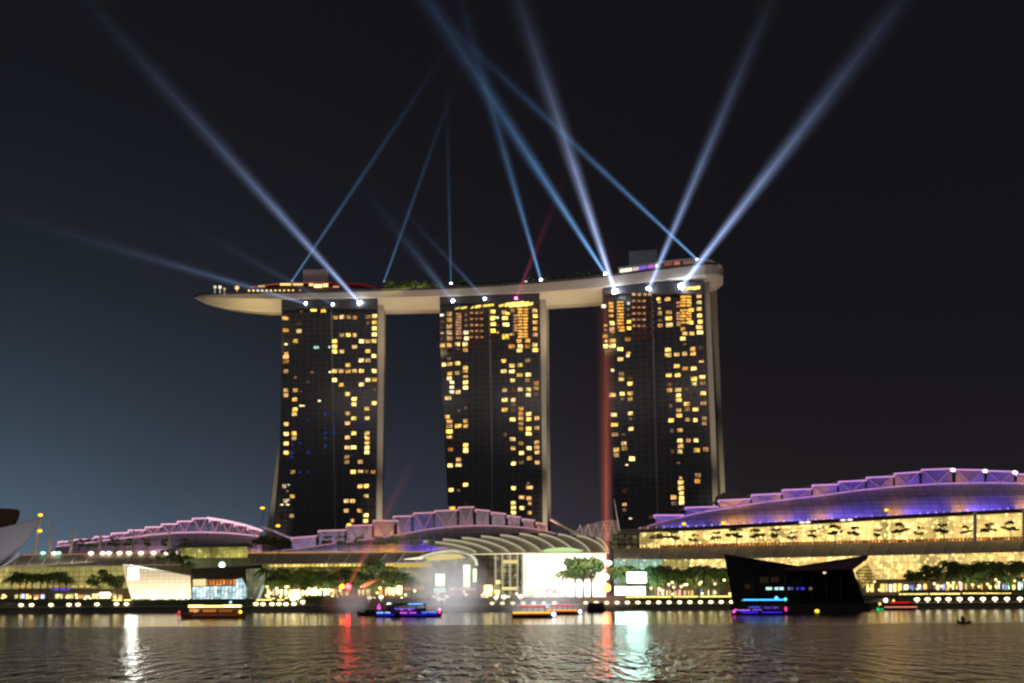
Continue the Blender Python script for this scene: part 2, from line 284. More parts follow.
def tower(label, L, Rr, wins, fin, rear, seamx, ytop, crown):
    yy = [ytop] + [y for y in rows if y > ytop + 3]
    xc = (L[-1][1] + Rr[-1][1]) / 2
    b = P(xc, 600, TY(xc)); base = Vector((b.x, b.y + 6, GZ))
    t = root('hotel_tower', label, 'tower', base, 'hotel towers carrying the sky deck')
    obj('facade', strip_poly(bmesh.new(), L, Rr, yy, TY, 14), FAC, t)
    obj('end_wall', strip_poly(bmesh.new(), *fin, yy, lambda x: TY(x) + 1.0, 13), concrete, t)
    rr = obj('rear_leg', strip_poly(bmesh.new(), *rear, yy, lambda x: TY(x) + 22, 12), concrete, t)
    # faint vertical recess between the two halves of the facade
    bm = bmesh.new()
    strip_poly(bm, [(y, x - .8) for y, x in seamx], [(y, x + .8) for y, x in seamx], yy, lambda x: TY(x) - .25, .5)
    obj('facade_seam', bm, pbr('seam', (.14, .13, .10), .7), t)
    ws = sorted(wins, key=lambda w: -w[2] * w[3]); slots = []
    rest = {}
    for i, (x, y, w, h, c) in enumerate(ws):
        w *= .86; h *= .80
        bm = pp([(x - w / 2, y - h / 2), (x + w / 2, y - h / 2 - w * .02), (x + w / 2, y + h / 2 - w * .02), (x - w / 2, y + h / 2)], lambda q: TY(q) - (5.3 if y + h / 2 < ytop + 13 else .35), .8, None if i < 98 else rest.setdefault(0, bmesh.new()))
        if i >= 98: slots += [c] * (len(rest[0].faces) - len(slots))
        if i < 98:
            k = random.choice((.45, .65, .8, 1.0, 1.2)); cc = WCOL[c][0]; dv = random.choice((-14, 0, 0, 12)); o = obj('window', bm, room((cc[0], max(0, min(255, cc[1] + dv)), max(0, min(255, cc[2] + dv * 2))), round(WCOL[c][1] * k, 2)), t)
    if rest:
        ks = sorted(set(slots)); o = obj('window', rest[0], room(WCOL[ks[0]][0], WCOL[ks[0]][1]), t, kind='stuff')
        for k in ks[1:]: o.data.materials.append(room(WCOL[k][0], WCOL[k][1]))
        for p_, k in zip(o.data.polygons, slots): p_.material_index = ks.index(k)
    obj('crown', strip_poly(bmesh.new(), L, Rr, [ytop - 1, ytop + 5, ytop + 10.5], lambda x: TY(x) - 4.8, 4.5), darksteel, t)
    for (x0, x1, y, h, s) in crown:
        obj('crown_light', pp([(x0, y - h / 2), (x1, y - h / 2 - 1.2), (x1, y + h / 2 - 1.2), (x0, y + h / 2)], lambda q: TY(q) - 5.5, .6), emi((255, 216, 105), s), t)
    return t
def E(*a): return [(y, x) for x, y in a]
tower('dark glass hotel tower with sparse lit windows, beneath the long pointed deck end',
      E((281.5, 297), (281.3, 380), (279.5, 450), (276.5, 500), (270, 560), (266, 600)), E((377.5, 296), (377.5, 400), (376, 530), (375.5, 600)), T1,
      (E((377.7, 297), (377.7, 400), (376.2, 530), (375.7, 600)), E((383.5, 297), (384, 330), (383.5, 400), (382, 530), (381, 600))),
      (E((290, 297), (286, 400), (275, 470), (271.5, 500), (262, 560), (255, 600)), E((381, 297), (381, 600))),
      E((331, 297), (334, 450), (336, 600)), 297.5, [])
tower('middle hotel tower with amber lit top floors and a pale right end wall',
      E((439.5, 294), (441, 370), (444.5, 440), (447.5, 500), (452, 600)), E((539.5, 290), (541, 400), (542.3, 500), (543, 600)), T2,
      (E((539.7, 290), (541.2, 400), (542.5, 500), (543.2, 600)), E((545, 290), (546.5, 320), (546.2, 400), (547, 500), (548, 600))),
      (E((450, 290), (455, 600)), E((547.5, 290), (548.8, 320), (549.5, 400), (550.8, 500), (552, 600))),
      E((489, 290), (492, 450), (493, 600)), 292, [(455, 460, 308.8, 1.4, .9), (461, 467, 308.2, 1.8, 1.2), (471, 474, 308, 1.6, 1.2), (475, 481, 307, 2.4, 1.5), (483, 494, 305.8, 2, 1.3), (499, 504, 306, 2, 1.4), (505, 509, 305.2, 3.2, 2.2), (509.5, 516, 305, 4.2, 2.8), (516.4, 524, 304.6, 4.4, 3.2), (524.5, 529, 304.4, 3.6, 2.8), (529.4, 533, 304.3, 2.4, 1.8)])
tower('right hotel tower with amber lit upper floors and two pale legs at its right side',
      E((602.5, 285), (604, 340), (607, 400), (611, 460), (614, 530), (617, 600)), E((703.5, 275), (706, 340), (709, 410), (712.5, 500), (715, 600)), T3,
      (E((703.7, 275), (706.2, 340), (709.2, 410), (712.7, 500), (715.2, 600)), E((709, 275), (711.8, 340), (714.8, 410), (718, 500), (721, 600))),
      (E((707, 285), (713.5, 340), (717, 410), (720.8, 500), (724, 600)), E((716.5, 280), (718.5, 340), (721.5, 410), (725.5, 500), (730, 600))),
      E((652, 290), (656, 450), (660, 600)), 283, [(680, 686, 289.2, 1.6, 1.3), (686.5, 692, 288.8, 2.4, 1.9), (692.4, 700, 288.4, 2.8, 2.2)])

for x, dx in ((379, 5), (546, 5), (716, 6), (273, -5)):  # unseen spots added to brighten the pale end walls and rear leg
    for ty, pw, sz in ((520, 26000 if dx > 0 else 16000, 26), (400, 90000 if dx > 0 else 20000, 22)):
        l = bpy.data.lights.new('wall_washer', 'SPOT'); l.energy = pw * (9 if ty == 520 else 4.5); l.color = (1, .86, .64); l.spot_size = R(sz); l.spot_blend = 1; l.shadow_soft_size = .5
        o = bpy.data.objects.new('wall_washer', l); C.objects.link(o); o.location = P(x + dx, 596, TY(x) - 38); o.rotation_euler = (P(x + 2, ty, TY(x)) - o.location).to_track_quat('-Z', 'Y').to_euler()

# ------------------------------------------------------------------ sky deck
YT = [(194, 297), (200, 294.3), (240, 293.2), (300, 292.5), (380, 290.5), (440, 288.7), (500, 285.5), (560, 280.8), (600, 277), (650, 270.5), (700, 264), (716, 263.5), (723, 267)]
Y1 = [(194, 297.6), (200, 297), (240, 298.3), (282, 298.8), (378, 297.5), (441, 296), (540, 292), (602, 287), (650, 281), (700, 274.5), (716, 274), (723, 276)]
Y2 = [(194, 298), (200, 300.5), (206, 303.3), (215, 305.6), (228, 308), (245, 309.8), (265, 311.4), (285, 312), (380, 310.6), (440, 309.5), (545, 305.5), (600, 302), (700, 289), (716, 288), (723, 284)]
WD = [(194, .04), (205, .35), (225, .7), (260, 1), (705, 1), (716, .85), (723, .55)]
b = P(460, 292, 875)
park = root('sky_deck', 'long boat shaped deck lying across all three tower tops', 'roof deck', (b.x, 890, b.z))
bm = bmesh.new(); rings = []
xs = [194, 197, 200, 206, 215, 228, 245, 265] + list(range(285, 700, 15)) + [705, 712, 718, 723]
for x in xs:
    w = interp(WD, x); Y = TY(x) - 5 * w + (1 - w) * 14
    f0, f1, f2 = P(x, interp(YT, x), Y), P(x, interp(Y1, x), Y - .4), P(x, interp(Y2, x), Y + 13 * w)
    rings.append([bm.verts.new(v) for v in (f0, f1, (f1 + f2) / 2 + Vector((0, 0, -.6 * w)), f2, f2 + Vector((0, 12 * w + .2, 0)), f1 + Vector((0, 38 * w + .3, 0)), f0 + Vector((0, 38 * w + .3, 0)))])
for a, c in zip(rings, rings[1:]):
    for k in range(7): bm.faces.new((a[k], a[(k + 1) % 7], c[(k + 1) % 7], c[k]))
bm.faces.new(rings[0]); bm.faces.new(rings[-1][::-1])
hull = obj('hull', bm, hullpaint, park)
bm = bmesh.new()
for a, c in zip(xs, xs[1:]):
    w0, w1 = interp(WD, a), interp(WD, c)
    fa = [P(q, interp(YT, q) + d, TY(q) - 5 * w + (1 - w) * 14 - .5) for q, w, d in ((a, w0, -1.6), (c, w1, -1.6), (c, w1, .6), (a, w0, .6))]
    prism(bm, fa, Vector((0, .6, 0)))
obj('parapet', bm, pbr('parapet', (.05, .045, .05), .6), park)
bm = bmesh.new()    # pale lower rim along the soffit
for a, c in zip(xs[1:8], xs[2:9]):
    tube(bm, P(a, interp(Y2, a) - .3, TY(a) - 5 * interp(WD, a) + (1 - interp(WD, a)) * 14 + 13 * interp(WD, a) - .6), P(c, interp(Y2, c) - .3, TY(c) - 5 * interp(WD, c) + (1 - interp(WD, c)) * 14 + 13 * interp(WD, c) - .6), .5)
obj('rim', bm, steel, park)
def DZ(x): return interp(YT, x)
def deckp(x, up=0, back=10): return P(x, DZ(x), TY(x) - 4) + Vector((0, back, up))
# floodlights washing the belly of the deck (warm) and its flank
def wash(px, py, dY, tx, ty, sx, pw, colr):
    o = area('belly_light', P(px, py, TY(px) + dY), P(tx, ty, TY(tx) + 2), sx, 3, pw, colr, park)
for x, s in ((238, 40), (410, 30), (573, 30)): wash(x, interp(Y2, x) + 38, -16, x, interp(Y2, x), s, 9000 if x > 300 else 15000, (1, .78, .40))
for x in (300, 360, 460, 520, 630, 690): wash(x, interp(Y2, x) + 60, -75, x, interp(Y1, x) - 3, 40, 5500, (1, .8, .72))

# things on the deck
tp = root('lift_block', 'dim brown box block rising behind the red roofed restaurant on the deck', 'rooftop block', deckp(315, 0, 22))
obj('wall', pp([(303, 270.5), (328, 270), (328, 292), (303, 292)], 908, 14), pbr('block_brown', (.55, .40, .34), .8), tp)
obj('cap', pp([(302.6, 269.6), (328.4, 269.1), (328.4, 270.3), (302.6, 270.8)], 907.6, 15), concrete, tp)
tp = root('lift_block', 'dim grey box block above the right tower behind the purple lit lounge', 'rooftop block', deckp(643, 0, 22))
obj('wall', pp([(629, 252), (657, 250), (657, 272), (629, 272)], 868, 14), pbr('block_grey', (.34, .31, .32), .8), tp)
obj('cap', pp([(628.6, 251.3), (657.4, 249.3), (657.4, 250.5), (628.6, 252.5)], 867.6, 15), concrete, tp)
rs = root('restaurant', 'low deck restaurant with a glowing red curved roof edge', 'restaurant', deckp(312, 0, 8))
rz = lambda x: interp([(250, 287), (262, 285), (280, 283.3), (310, 282.3), (345, 282.5), (362, 283.6), (373, 286.5)], x)
bm = bmesh.new(); pr = [(x, rz(x)) for x in range(250, 376, 5)]
pp(pr + [(x, y + 1.1) for x, y in reversed(pr)], lambda x: TY(x) + 4, 16, bm); obj('roof', bm, pbr('red_roof', (.35, .05, .04), .6), rs)
obj('roof_light', pp([(x, y) for x, y in pr[16:]] + [(x, y + 1.8) for x, y in reversed(pr[16:])], lambda x: TY(x) + 3.4, .5), emi((170, 30, 40), .28), rs)
obj('roof_light', pp([(x, y) for x, y in pr[:17]] + [(x, y + .7) for x, y in reversed(pr[:17])], lambda x: TY(x) + 3.4, .5), emi((190, 90, 85), .7), rs)
obj('wall', pp([(256, 286.5), (370, 286), (372, 291), (254, 292.5)], lambda x: TY(x) + 6, 10), pbr('rest_wall', (.07, .05, .05), .6), rs)
for x0, x1, y, h, s in ((280, 291, 284.3, 2, 1.6), (293, 303, 284.4, 1.8, 1.3), (309, 313, 284.6, 2.4, 1.6), (314, 322, 285.8, 3, 3.0), (323, 328, 285.2, 3, 2.2), (333, 339, 286.6, 1.6, .6), (258, 265, 286.2, 1.4, .8)):
    obj('window', pp(rect(x0, y - h / 2, x1, y + h / 2), lambda x: TY(x) + 3, .5), emi((255, 205, 130), s), rs)
for i in range(11):
    x = 249 + i * 4.4
    top(obj('deck_lamp', ball(bmesh.new(), P(x, 290.6, TY(x) - 2), .75, 1), emi((255, 216, 120), 1.6)), 'small yellow lamp in the row along the deck rail before the restaurant', 'lamp', 'deck rail lamps')
for x, y, r, c, s, lb in ((215, 287, 1.0, (235, 225, 190), 1.0, 'pale lamp on the deck near its pointed end, first from the tip'), (220, 287.2, 1.1, (245, 235, 200), 1.2, 'pale lamp on the deck near its pointed end, second from the tip'), (224.5, 289, .8, (220, 205, 150), .9, 'dim pale lamp set low near the pointed deck end'), (237, 287.8, 1.3, (255, 190, 130), 1.7, 'round orange lamp between the pointed tip and the deck restaurant'),
                      (526, 282.2, 1.0, (240, 225, 200), 1.4, 'small white lamp on the deck above the middle tower, left of the blue beam'), (300, 291, .9, (225, 170, 120), .9, 'dim orange lamp under the deck restaurant at its middle'), (576, 279.5, .9, (190, 150, 110), .6, 'faint brown lamp on the deck between the middle and right tower')):
    q = P(x, y, TY(x) - 1.5); bm = ball(bmesh.new(), q, r, 2); tube(bm, q + Vector((0, 0, -4)), q, .15)
    top(obj('deck_lamp', bm, emi(c, s)), lb, 'lamp')
lg = root('lounge', 'long low lounge at the right deck end lit yellow, purple and orange', 'restaurant', deckp(665, 0, 8))
lr = lambda x: interp([(618, 267.5), (640, 264.5), (660, 261.3), (680, 259), (700, 258), (712, 260), (722, 266)], x)
xr = list(range(618, 724, 4)) + [722]
obj('roof', pp([(x, lr(x)) for x in xr] + [(x, lr(x) + 1.8) for x in reversed(xr)], lambda x: TY(x) - 1, 26), pbr('lounge_roof', (.45, .40, .38), .6), lg)
cl = [(620, 632, (250, 250, 200), 1.6), (633, 639, (225, 195, 215), 1.0), (640, 647, (130, 95, 215), 1.1), (648, 654, (200, 110, 215), 1.0), (655, 658, (240, 225, 190), 1.1), (664, 672, (160, 90, 60), .7), (674, 680, (215, 120, 80), .8), (683, 696, (170, 120, 100), .55)]
for x0, x1, c, s in cl: obj('window', pp([(x0, lr(x0) + 1.9), (x1, lr(x1) + 1.9), (x1, lr(x1) + 5.2), (x0, lr(x0) + 5.2)], lambda x: TY(x) + 0, .6), emi(c, s), lg)
obj('wall', pp([(x, lr(x) + 2) for x in xr] + [(x, min(lr(x) + 9, DZ(x) + 3)) for x in reversed(xr)], lambda x: TY(x) + 1, 20), pbr('lounge_wall', (.12, .11, .12), .6), lg)

# ------------------------------------------------------------------ trees
def crown_bm(rx, rz, z0, n, size, seed, cl=7):
    rnd = random.Random(seed); bm = bmesh.new(); cs = []
    for i in range(cl):
        a = rnd.random() * 6.28; rr = rnd.uniform(.2, .85)
        cs.append((Vector((math.cos(a) * rx * rr, math.sin(a) * rx * rr, z0 + rz * rnd.uniform(-.5, .8))), rnd.uniform(.3, .55)))
    for i in range(n):
        c, k = rnd.choice(cs); d = Vector([rnd.gauss(0, 1) for _ in range(3)]).normalized() * (rnd.random() ** .4)
        p = c + Vector((d.x * rx * k, d.y * rx * k, d.z * rz * k * 1.1)); s = size * rnd.uniform(.6, 1.3)
        u = Vector([rnd.gauss(0, 1) for _ in range(3)]).normalized(); v = u.cross(Vector([rnd.gauss(0, 1) for _ in range(3)])).normalized()
        bm.faces.new([bm.verts.new(p + q) for q in (u * s, v * s * .6, -u * s, -v * s * .6)])
    return bm
def trunk_bm(h, r, rx, seed):
    rnd = random.Random(seed); bm = tube(bmesh.new(), (0, 0, -.3), (0, 0, h * .6), r, r * .65)
    for i in range(5):
        a = i * 1.26 + rnd.random(); tube(bm, (0, 0, h * rnd.uniform(.4, .58)), (math.cos(a) * rx * .55, math.sin(a) * rx * .55, h * rnd.uniform(.75, .95)), r * .45, r * .15, 5)
    return bm
def frond_bm(n, L, z, seed, w=.55):
    rnd = random.Random(seed); bm = bmesh.new()
    for i in range(n):
        a = 6.283 * i / n + rnd.uniform(-.15, .15); up = rnd.uniform(-.35, 1.15); l = L * rnd.uniform(.8, 1.1); prev = None; d = Vector((math.cos(a), math.sin(a), 0)); sd = Vector((-d.y, d.x, 0))
        for j in range(7):
            t = j / 6; c = d * l * t * (1 - .15 * up) + Vector((0, 0, z + l * (up * t - (.55 + up * .75) * t * t)))
            hw = w * math.sin(math.pi * min(1, .12 + t * .88)) + .04
            cur = (bm.verts.new(c + sd * hw - Vector((0, 0, hw * .7))), bm.verts.new(c), bm.verts.new(c - sd * hw - Vector((0, 0, hw * .7))))
            if prev:
                bm.faces.new((prev[0], prev[1], cur[1], cur[0])); bm.faces.new((prev[1], prev[2], cur[2], cur[1]))
            prev = cur
    return bm
PROTO = {}
def plant(kind, loc, s, label, cat, group, rz=None, name=None):
    rz = random.random() * 6.28 if rz is None else rz
    key = kind + str(random.randrange(3))
    if key not in PROTO:
        sd_ = hash(kind) % 97 if False else sum(map(ord, key))
        nm = {'tree': 'broadleaf_tree', 'palm': 'palm_tree', 'pot': 'small_tree', 'shrub': 'rooftop_shrub'}[kind]
        t = root(nm, label, cat, loc, group); t.location = (0, 0, 0)
        if kind == 'tree':
            obj('trunk', trunk_bm(9, .35, 4.5, sd_), bark, t); obj('crown', crown_bm(4.8, 3.2, 8.5, 950, .55, sd_, 11), leaf, t)
        elif kind == 'palm':
            obj('trunk', tube(tube(bmesh.new(), (0, 0, -.3), (.25, .1, 4.5), .28, .2), (.25, .1, 4.4), (.1, 0, 8.6), .2, .15), bark, t)
            obj('crown', frond_bm(30, 4.8, 8.5, sd_, .30), palmleaf, t)
        elif kind == 'pot':
            obj('trunk', trunk_bm(5, .16, 1.5, sd_), bark, t); bm = crown_bm(2.9, 1.0, 3.0, 130, .5, sd_, 5); b2 = crown_bm(2.1, .8, 5.2, 90, .45, sd_ + 1, 5)
            me = bpy.data.meshes.new('x'); b2.to_mesh(me); bm.from_mesh(me); b2.free(); obj('crown', bm, leaf, t)
        else:
            obj('crown', crown_bm(2.2, 1.5, 1.6, 90, .4, sd_, 5), palmleaf, t); obj('trunk', tube(bmesh.new(), (0, 0, -.3), (0, 0, 1.8), .12, .08), bark, t)
        PROTO[key] = t; o = t
    else:
        o = copytree(PROTO[key])
    o.location = loc; o.rotation_euler = (0, 0, rz); o.scale = (s * random.uniform(.8, 1.25), s * random.uniform(.85, 1.15), s * random.uniform(.94, 1.06)); top(o, label, cat, group); return o

for i, x in enumerate([387, 391, 396, 401, 406, 411, 416, 421, 426, 431]):
    plant('shrub', deckp(x, 0, 3 + (i % 3)), random.uniform(1.3, 2.0), 'yellow green lit shrub on the deck between the left and middle tower', 'shrub', 'lit shrubs on the sky deck')
area('shrub_light', deckp(408, 1, -2), deckp(408, 3, 6), 40, 1, 900, (1, .85, .25), park)
for i, x in enumerate([437, 444, 459, 466, 473, 481, 490, 498, 506, 513, 521, 532, 548, 556, 563, 571, 580, 586, 592, 598]):
    plant('shrub', deckp(x, 0, 4 + (i % 3) * 2), random.uniform(1.2, 2.1), 'dark leafy shrub on the deck between the middle tower and the lounge', 'shrub', 'dark shrubs on the sky deck')

# ------------------------------------------------------------------ searchlights
def beam_mat(L, r0, r1, colr, s, fade, pw):  # beam light is put in as a glowing cone volume, not scattered lamplight
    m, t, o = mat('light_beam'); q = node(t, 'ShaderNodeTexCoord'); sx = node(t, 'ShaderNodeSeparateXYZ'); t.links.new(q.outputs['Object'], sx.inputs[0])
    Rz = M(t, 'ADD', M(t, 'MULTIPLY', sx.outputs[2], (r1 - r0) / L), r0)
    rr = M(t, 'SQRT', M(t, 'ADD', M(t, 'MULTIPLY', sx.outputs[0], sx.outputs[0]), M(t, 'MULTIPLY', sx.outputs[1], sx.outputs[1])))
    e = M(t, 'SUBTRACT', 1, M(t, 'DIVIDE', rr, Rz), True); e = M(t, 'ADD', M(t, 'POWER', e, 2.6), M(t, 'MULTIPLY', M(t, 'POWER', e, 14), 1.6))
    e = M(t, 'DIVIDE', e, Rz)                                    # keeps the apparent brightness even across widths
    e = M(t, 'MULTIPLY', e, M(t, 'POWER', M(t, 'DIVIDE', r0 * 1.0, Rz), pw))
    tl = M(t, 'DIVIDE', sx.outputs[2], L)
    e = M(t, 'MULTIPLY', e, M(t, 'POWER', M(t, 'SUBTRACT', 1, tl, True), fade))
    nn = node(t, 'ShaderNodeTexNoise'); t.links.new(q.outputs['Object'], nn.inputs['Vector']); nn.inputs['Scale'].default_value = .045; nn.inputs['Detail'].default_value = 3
    e = M(t, 'MULTIPLY', e, M(t, 'ADD', M(t, 'MULTIPLY', nn.outputs[0], 1.1), .45))      # noise in the glow, imitating uneven haze
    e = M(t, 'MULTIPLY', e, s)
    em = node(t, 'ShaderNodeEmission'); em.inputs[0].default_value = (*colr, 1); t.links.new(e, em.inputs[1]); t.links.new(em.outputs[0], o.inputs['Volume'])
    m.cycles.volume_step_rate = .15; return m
def searchlight(sx, sy, Y, ex, ey, dY, w0, w1, colr, s, label, lens=(225, 235, 255), ls=30, lr=1.5, fade=1.0, pw=1.05, group='searchlights of the light show', ratio=1.35):
    a = P(sx, sy, Y); b = P(ex, ey, Y + dY); b = a + (b - a) * ratio; w1 = w0 + (w1 - w0) * ratio
    k = mpp(Y); r0, r1 = w0 * k * 1.7, w1 * k * 2.2; fade += 1.9; s *= 4.2; L = (b - a).length; d = (b - a).normalized()
    t = root('searchlight', label, 'searchlight', a, group)
    bm = tube(bmesh.new(), a - d * 1.6, a - d * .1, lr * k * .55, lr * k * .8, 12); tube(bm, a - d * 1.2 - Vector((0, 0, 1.6)), a - d * 1.0, .25)
    obj('housing', bm, darksteel, t)
    obj('lens', ball(bmesh.new(), a, lr * k * .88, 2), emi(lens, ls), t)
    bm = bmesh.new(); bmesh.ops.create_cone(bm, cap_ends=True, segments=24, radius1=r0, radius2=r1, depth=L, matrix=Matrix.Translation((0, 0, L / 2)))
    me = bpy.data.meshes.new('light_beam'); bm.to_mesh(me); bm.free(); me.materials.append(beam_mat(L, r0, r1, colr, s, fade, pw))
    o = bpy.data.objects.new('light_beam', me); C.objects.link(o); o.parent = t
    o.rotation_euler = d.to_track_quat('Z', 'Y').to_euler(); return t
WH = (.42, .57, 1.0); BL = (.22, .50, 1.0); FA = (.30, .44, .80); LV = (.48, .60, 1.0)
DK = lambda x: TY(x) - 8
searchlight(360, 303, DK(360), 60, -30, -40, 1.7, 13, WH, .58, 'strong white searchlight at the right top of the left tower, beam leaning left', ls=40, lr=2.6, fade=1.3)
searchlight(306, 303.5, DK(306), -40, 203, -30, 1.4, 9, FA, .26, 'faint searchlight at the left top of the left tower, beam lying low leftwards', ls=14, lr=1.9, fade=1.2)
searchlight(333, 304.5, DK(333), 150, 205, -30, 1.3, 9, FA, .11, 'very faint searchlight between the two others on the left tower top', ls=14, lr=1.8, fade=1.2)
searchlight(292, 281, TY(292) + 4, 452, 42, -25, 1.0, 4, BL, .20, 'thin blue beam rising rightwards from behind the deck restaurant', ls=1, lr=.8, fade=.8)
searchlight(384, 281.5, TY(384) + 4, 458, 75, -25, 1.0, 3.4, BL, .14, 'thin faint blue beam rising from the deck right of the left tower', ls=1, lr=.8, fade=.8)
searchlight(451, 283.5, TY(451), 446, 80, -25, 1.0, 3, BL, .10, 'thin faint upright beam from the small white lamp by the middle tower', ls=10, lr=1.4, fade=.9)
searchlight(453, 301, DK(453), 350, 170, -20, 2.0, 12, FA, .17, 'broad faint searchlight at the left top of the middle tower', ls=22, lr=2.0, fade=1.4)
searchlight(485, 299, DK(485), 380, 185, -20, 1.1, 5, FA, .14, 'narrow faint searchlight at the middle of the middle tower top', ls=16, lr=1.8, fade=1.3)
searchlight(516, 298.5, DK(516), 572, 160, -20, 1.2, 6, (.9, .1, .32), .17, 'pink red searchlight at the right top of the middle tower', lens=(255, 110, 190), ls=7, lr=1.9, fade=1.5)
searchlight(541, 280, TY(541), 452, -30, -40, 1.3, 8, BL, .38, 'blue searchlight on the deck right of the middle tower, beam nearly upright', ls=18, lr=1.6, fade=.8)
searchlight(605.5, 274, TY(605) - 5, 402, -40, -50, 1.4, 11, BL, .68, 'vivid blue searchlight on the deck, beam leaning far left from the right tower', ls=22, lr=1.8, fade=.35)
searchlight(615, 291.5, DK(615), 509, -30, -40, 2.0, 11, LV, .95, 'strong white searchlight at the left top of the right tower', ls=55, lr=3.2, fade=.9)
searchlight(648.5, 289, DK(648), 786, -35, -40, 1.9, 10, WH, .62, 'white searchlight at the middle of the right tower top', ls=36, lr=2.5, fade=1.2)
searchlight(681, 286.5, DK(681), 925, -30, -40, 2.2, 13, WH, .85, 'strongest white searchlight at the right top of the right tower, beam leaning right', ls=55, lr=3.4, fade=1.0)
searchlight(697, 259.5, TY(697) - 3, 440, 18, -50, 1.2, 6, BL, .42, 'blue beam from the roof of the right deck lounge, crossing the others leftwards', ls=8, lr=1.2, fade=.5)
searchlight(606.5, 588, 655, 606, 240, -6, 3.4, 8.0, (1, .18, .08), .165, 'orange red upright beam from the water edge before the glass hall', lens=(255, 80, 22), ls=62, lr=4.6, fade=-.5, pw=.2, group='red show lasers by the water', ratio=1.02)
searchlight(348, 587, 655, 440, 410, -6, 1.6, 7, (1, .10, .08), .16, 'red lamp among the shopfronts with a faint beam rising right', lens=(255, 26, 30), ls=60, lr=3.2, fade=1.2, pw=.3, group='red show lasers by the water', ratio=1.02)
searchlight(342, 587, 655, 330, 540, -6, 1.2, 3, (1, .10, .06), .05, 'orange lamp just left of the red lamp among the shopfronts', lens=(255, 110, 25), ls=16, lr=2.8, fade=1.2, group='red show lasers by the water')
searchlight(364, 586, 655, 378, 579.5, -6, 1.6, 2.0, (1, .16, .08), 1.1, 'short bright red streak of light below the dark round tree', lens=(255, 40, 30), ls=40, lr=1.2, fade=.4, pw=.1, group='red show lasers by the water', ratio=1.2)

# ------------------------------------------------------------------ shopping mall along the promenade
PURP = (.20, .12, 1.0); ORNG = (1.0, .42, .12); PINK = (1.0, .50, .66); LILA = (.70, .48, .95)
roofskin = None
def skin_mat():
    m, t, o = mat('roof_fabric'); g = node(t, 'ShaderNodeNewGeometry'); q = node(t, 'ShaderNodeSeparateXYZ'); t.links.new(g.outputs['Position'], q.inputs[0])
    cb = node(t, 'ShaderNodeCombineXYZ'); t.links.new(q.outputs[0], cb.inputs[0]); t.links.new(q.outputs[2], cb.inputs[1])
    b = node(t, 'ShaderNodeTexBrick'); t.links.new(cb.outputs[0], b.inputs['Vector']); b.offset = 0
    for k, c in (('Color1', (.24, .23, .25)), ('Color2', (.30, .29, .31)), ('Mortar', (.08, .075, .09))): b.inputs[k].default_value = (*c, 1)
    b.inputs['Scale'].default_value = 1; b.inputs['Mortar Size'].default_value = .13; b.inputs['Brick Width'].default_value = 4.8; b.inputs['Row Height'].default_value = 2.2
    p = node(t, 'ShaderNodeBsdfPrincipled'); t.links.new(b.outputs[0], p.inputs['Base Color']); p.inputs['Roughness'].default_value = .5
    t.links.new(p.outputs[0], o.inputs[0]); return m
SKIN = skin_mat()
def vault(parent, base, chord, steps, Yb, Yc, lights, strip, sstr, truss_every=1):
    """stepped roof: lower skin from the eave to the glowing chord, above it glass bays with trusses under flat step slabs"""
    x0, x1 = chord[0][0], chord[-1][0]; n = max(6, int((x1 - x0) / 12)); xs = [x0 + (x1 - x0) * i / n for i in range(n + 1)]
    bm = bmesh.new(); rg = []
    for x in xs:
        b, c = P(x, interp(base, x), Yb), P(x, interp(chord, x), Yc); m = (b + c) / 2 + Vector((0, -1.0, .6))
        rg.append([bm.verts.new(v) for v in (b, m, c, c + Vector((0, 30, -1)), b + Vector((0, 55, 0)))])
    for a, c in zip(rg, rg[1:]):
        for k in range(5): bm.faces.new((a[k], a[(k + 1) % 5], c[(k + 1) % 5], c[k]))
    bm.faces.new(rg[0]); bm.faces.new(rg[-1][::-1])
    rf = obj('roof', bm, SKIN, parent)
    ch = path_tube(bmesh.new(), [P(x, interp(chord, x), Yc - .6) for x in xs], .24); obj('light_strip', ch, emi(strip, sstr), rf)
    for i, (a, b, y) in enumerate(steps):
        ya, yb = interp(chord, a), interp(chord, b); sl = (y[1] if isinstance(y, tuple) else y); y = y[0] if isinstance(y, tuple) else y
        if max(ya - y, yb - sl) > 1.2:
            obj('roof_bay', pp([(a, y), (b, sl), (b, yb), (a, ya)], Yc + .5, 26), pbr('bay_glass', (.13, .12, .14), .4, var=.2), rf)
        bm = prism(bmesh.new(), [P(a - .6, y - .6, Yc - 3), P(b + 1.2, sl - .6, Yc - 3), P(b + 1.2, sl + .3, Yc - 3), P(a - .6, y + .3, Yc - 3)], Vector((0, 32, .4)))
        obj('roof_step', bm, steel, rf)
        obj('light_strip', tube(tube(bmesh.new(), P(a - .6, y, Yc - 3.4), P(b + 1.2, sl, Yc - 3.4), .33), P(a - .6, y, Yc - 3.4), P(a - .6, y + 2.2, Yc - 2.0), .3), emi(strip, round(sstr * 1.15, 2)), rf)
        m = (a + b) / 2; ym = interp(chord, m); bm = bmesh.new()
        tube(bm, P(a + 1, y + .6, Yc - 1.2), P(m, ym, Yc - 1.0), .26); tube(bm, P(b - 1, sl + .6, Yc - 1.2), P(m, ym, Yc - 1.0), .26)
        obj('truss', bm, emi(tuple(int(v * .95) for v in strip), .42), rf)  # LED light falling on the truss is put in as emission
    for (a, b, c, pw) in lights:
        m = (a + b) / 2; yb = interp(base, m); yc = interp(chord, m)
        w = (b - a) * mpp(Yb)
        area('eave_light', P(m, yb - 1.0, Yb - 5), P(m, (yb + yc) / 2 - 4, Yc), w, .8, pw * (1.7 if c is ORNG else .85), c, parent)
        area('truss_light', P(m, yc - .5, Yc - 6), P(m, yc - 7, Yc), w, .8, pw * .26 * (2.6 if c is ORNG else 1), c, parent)
    return rf
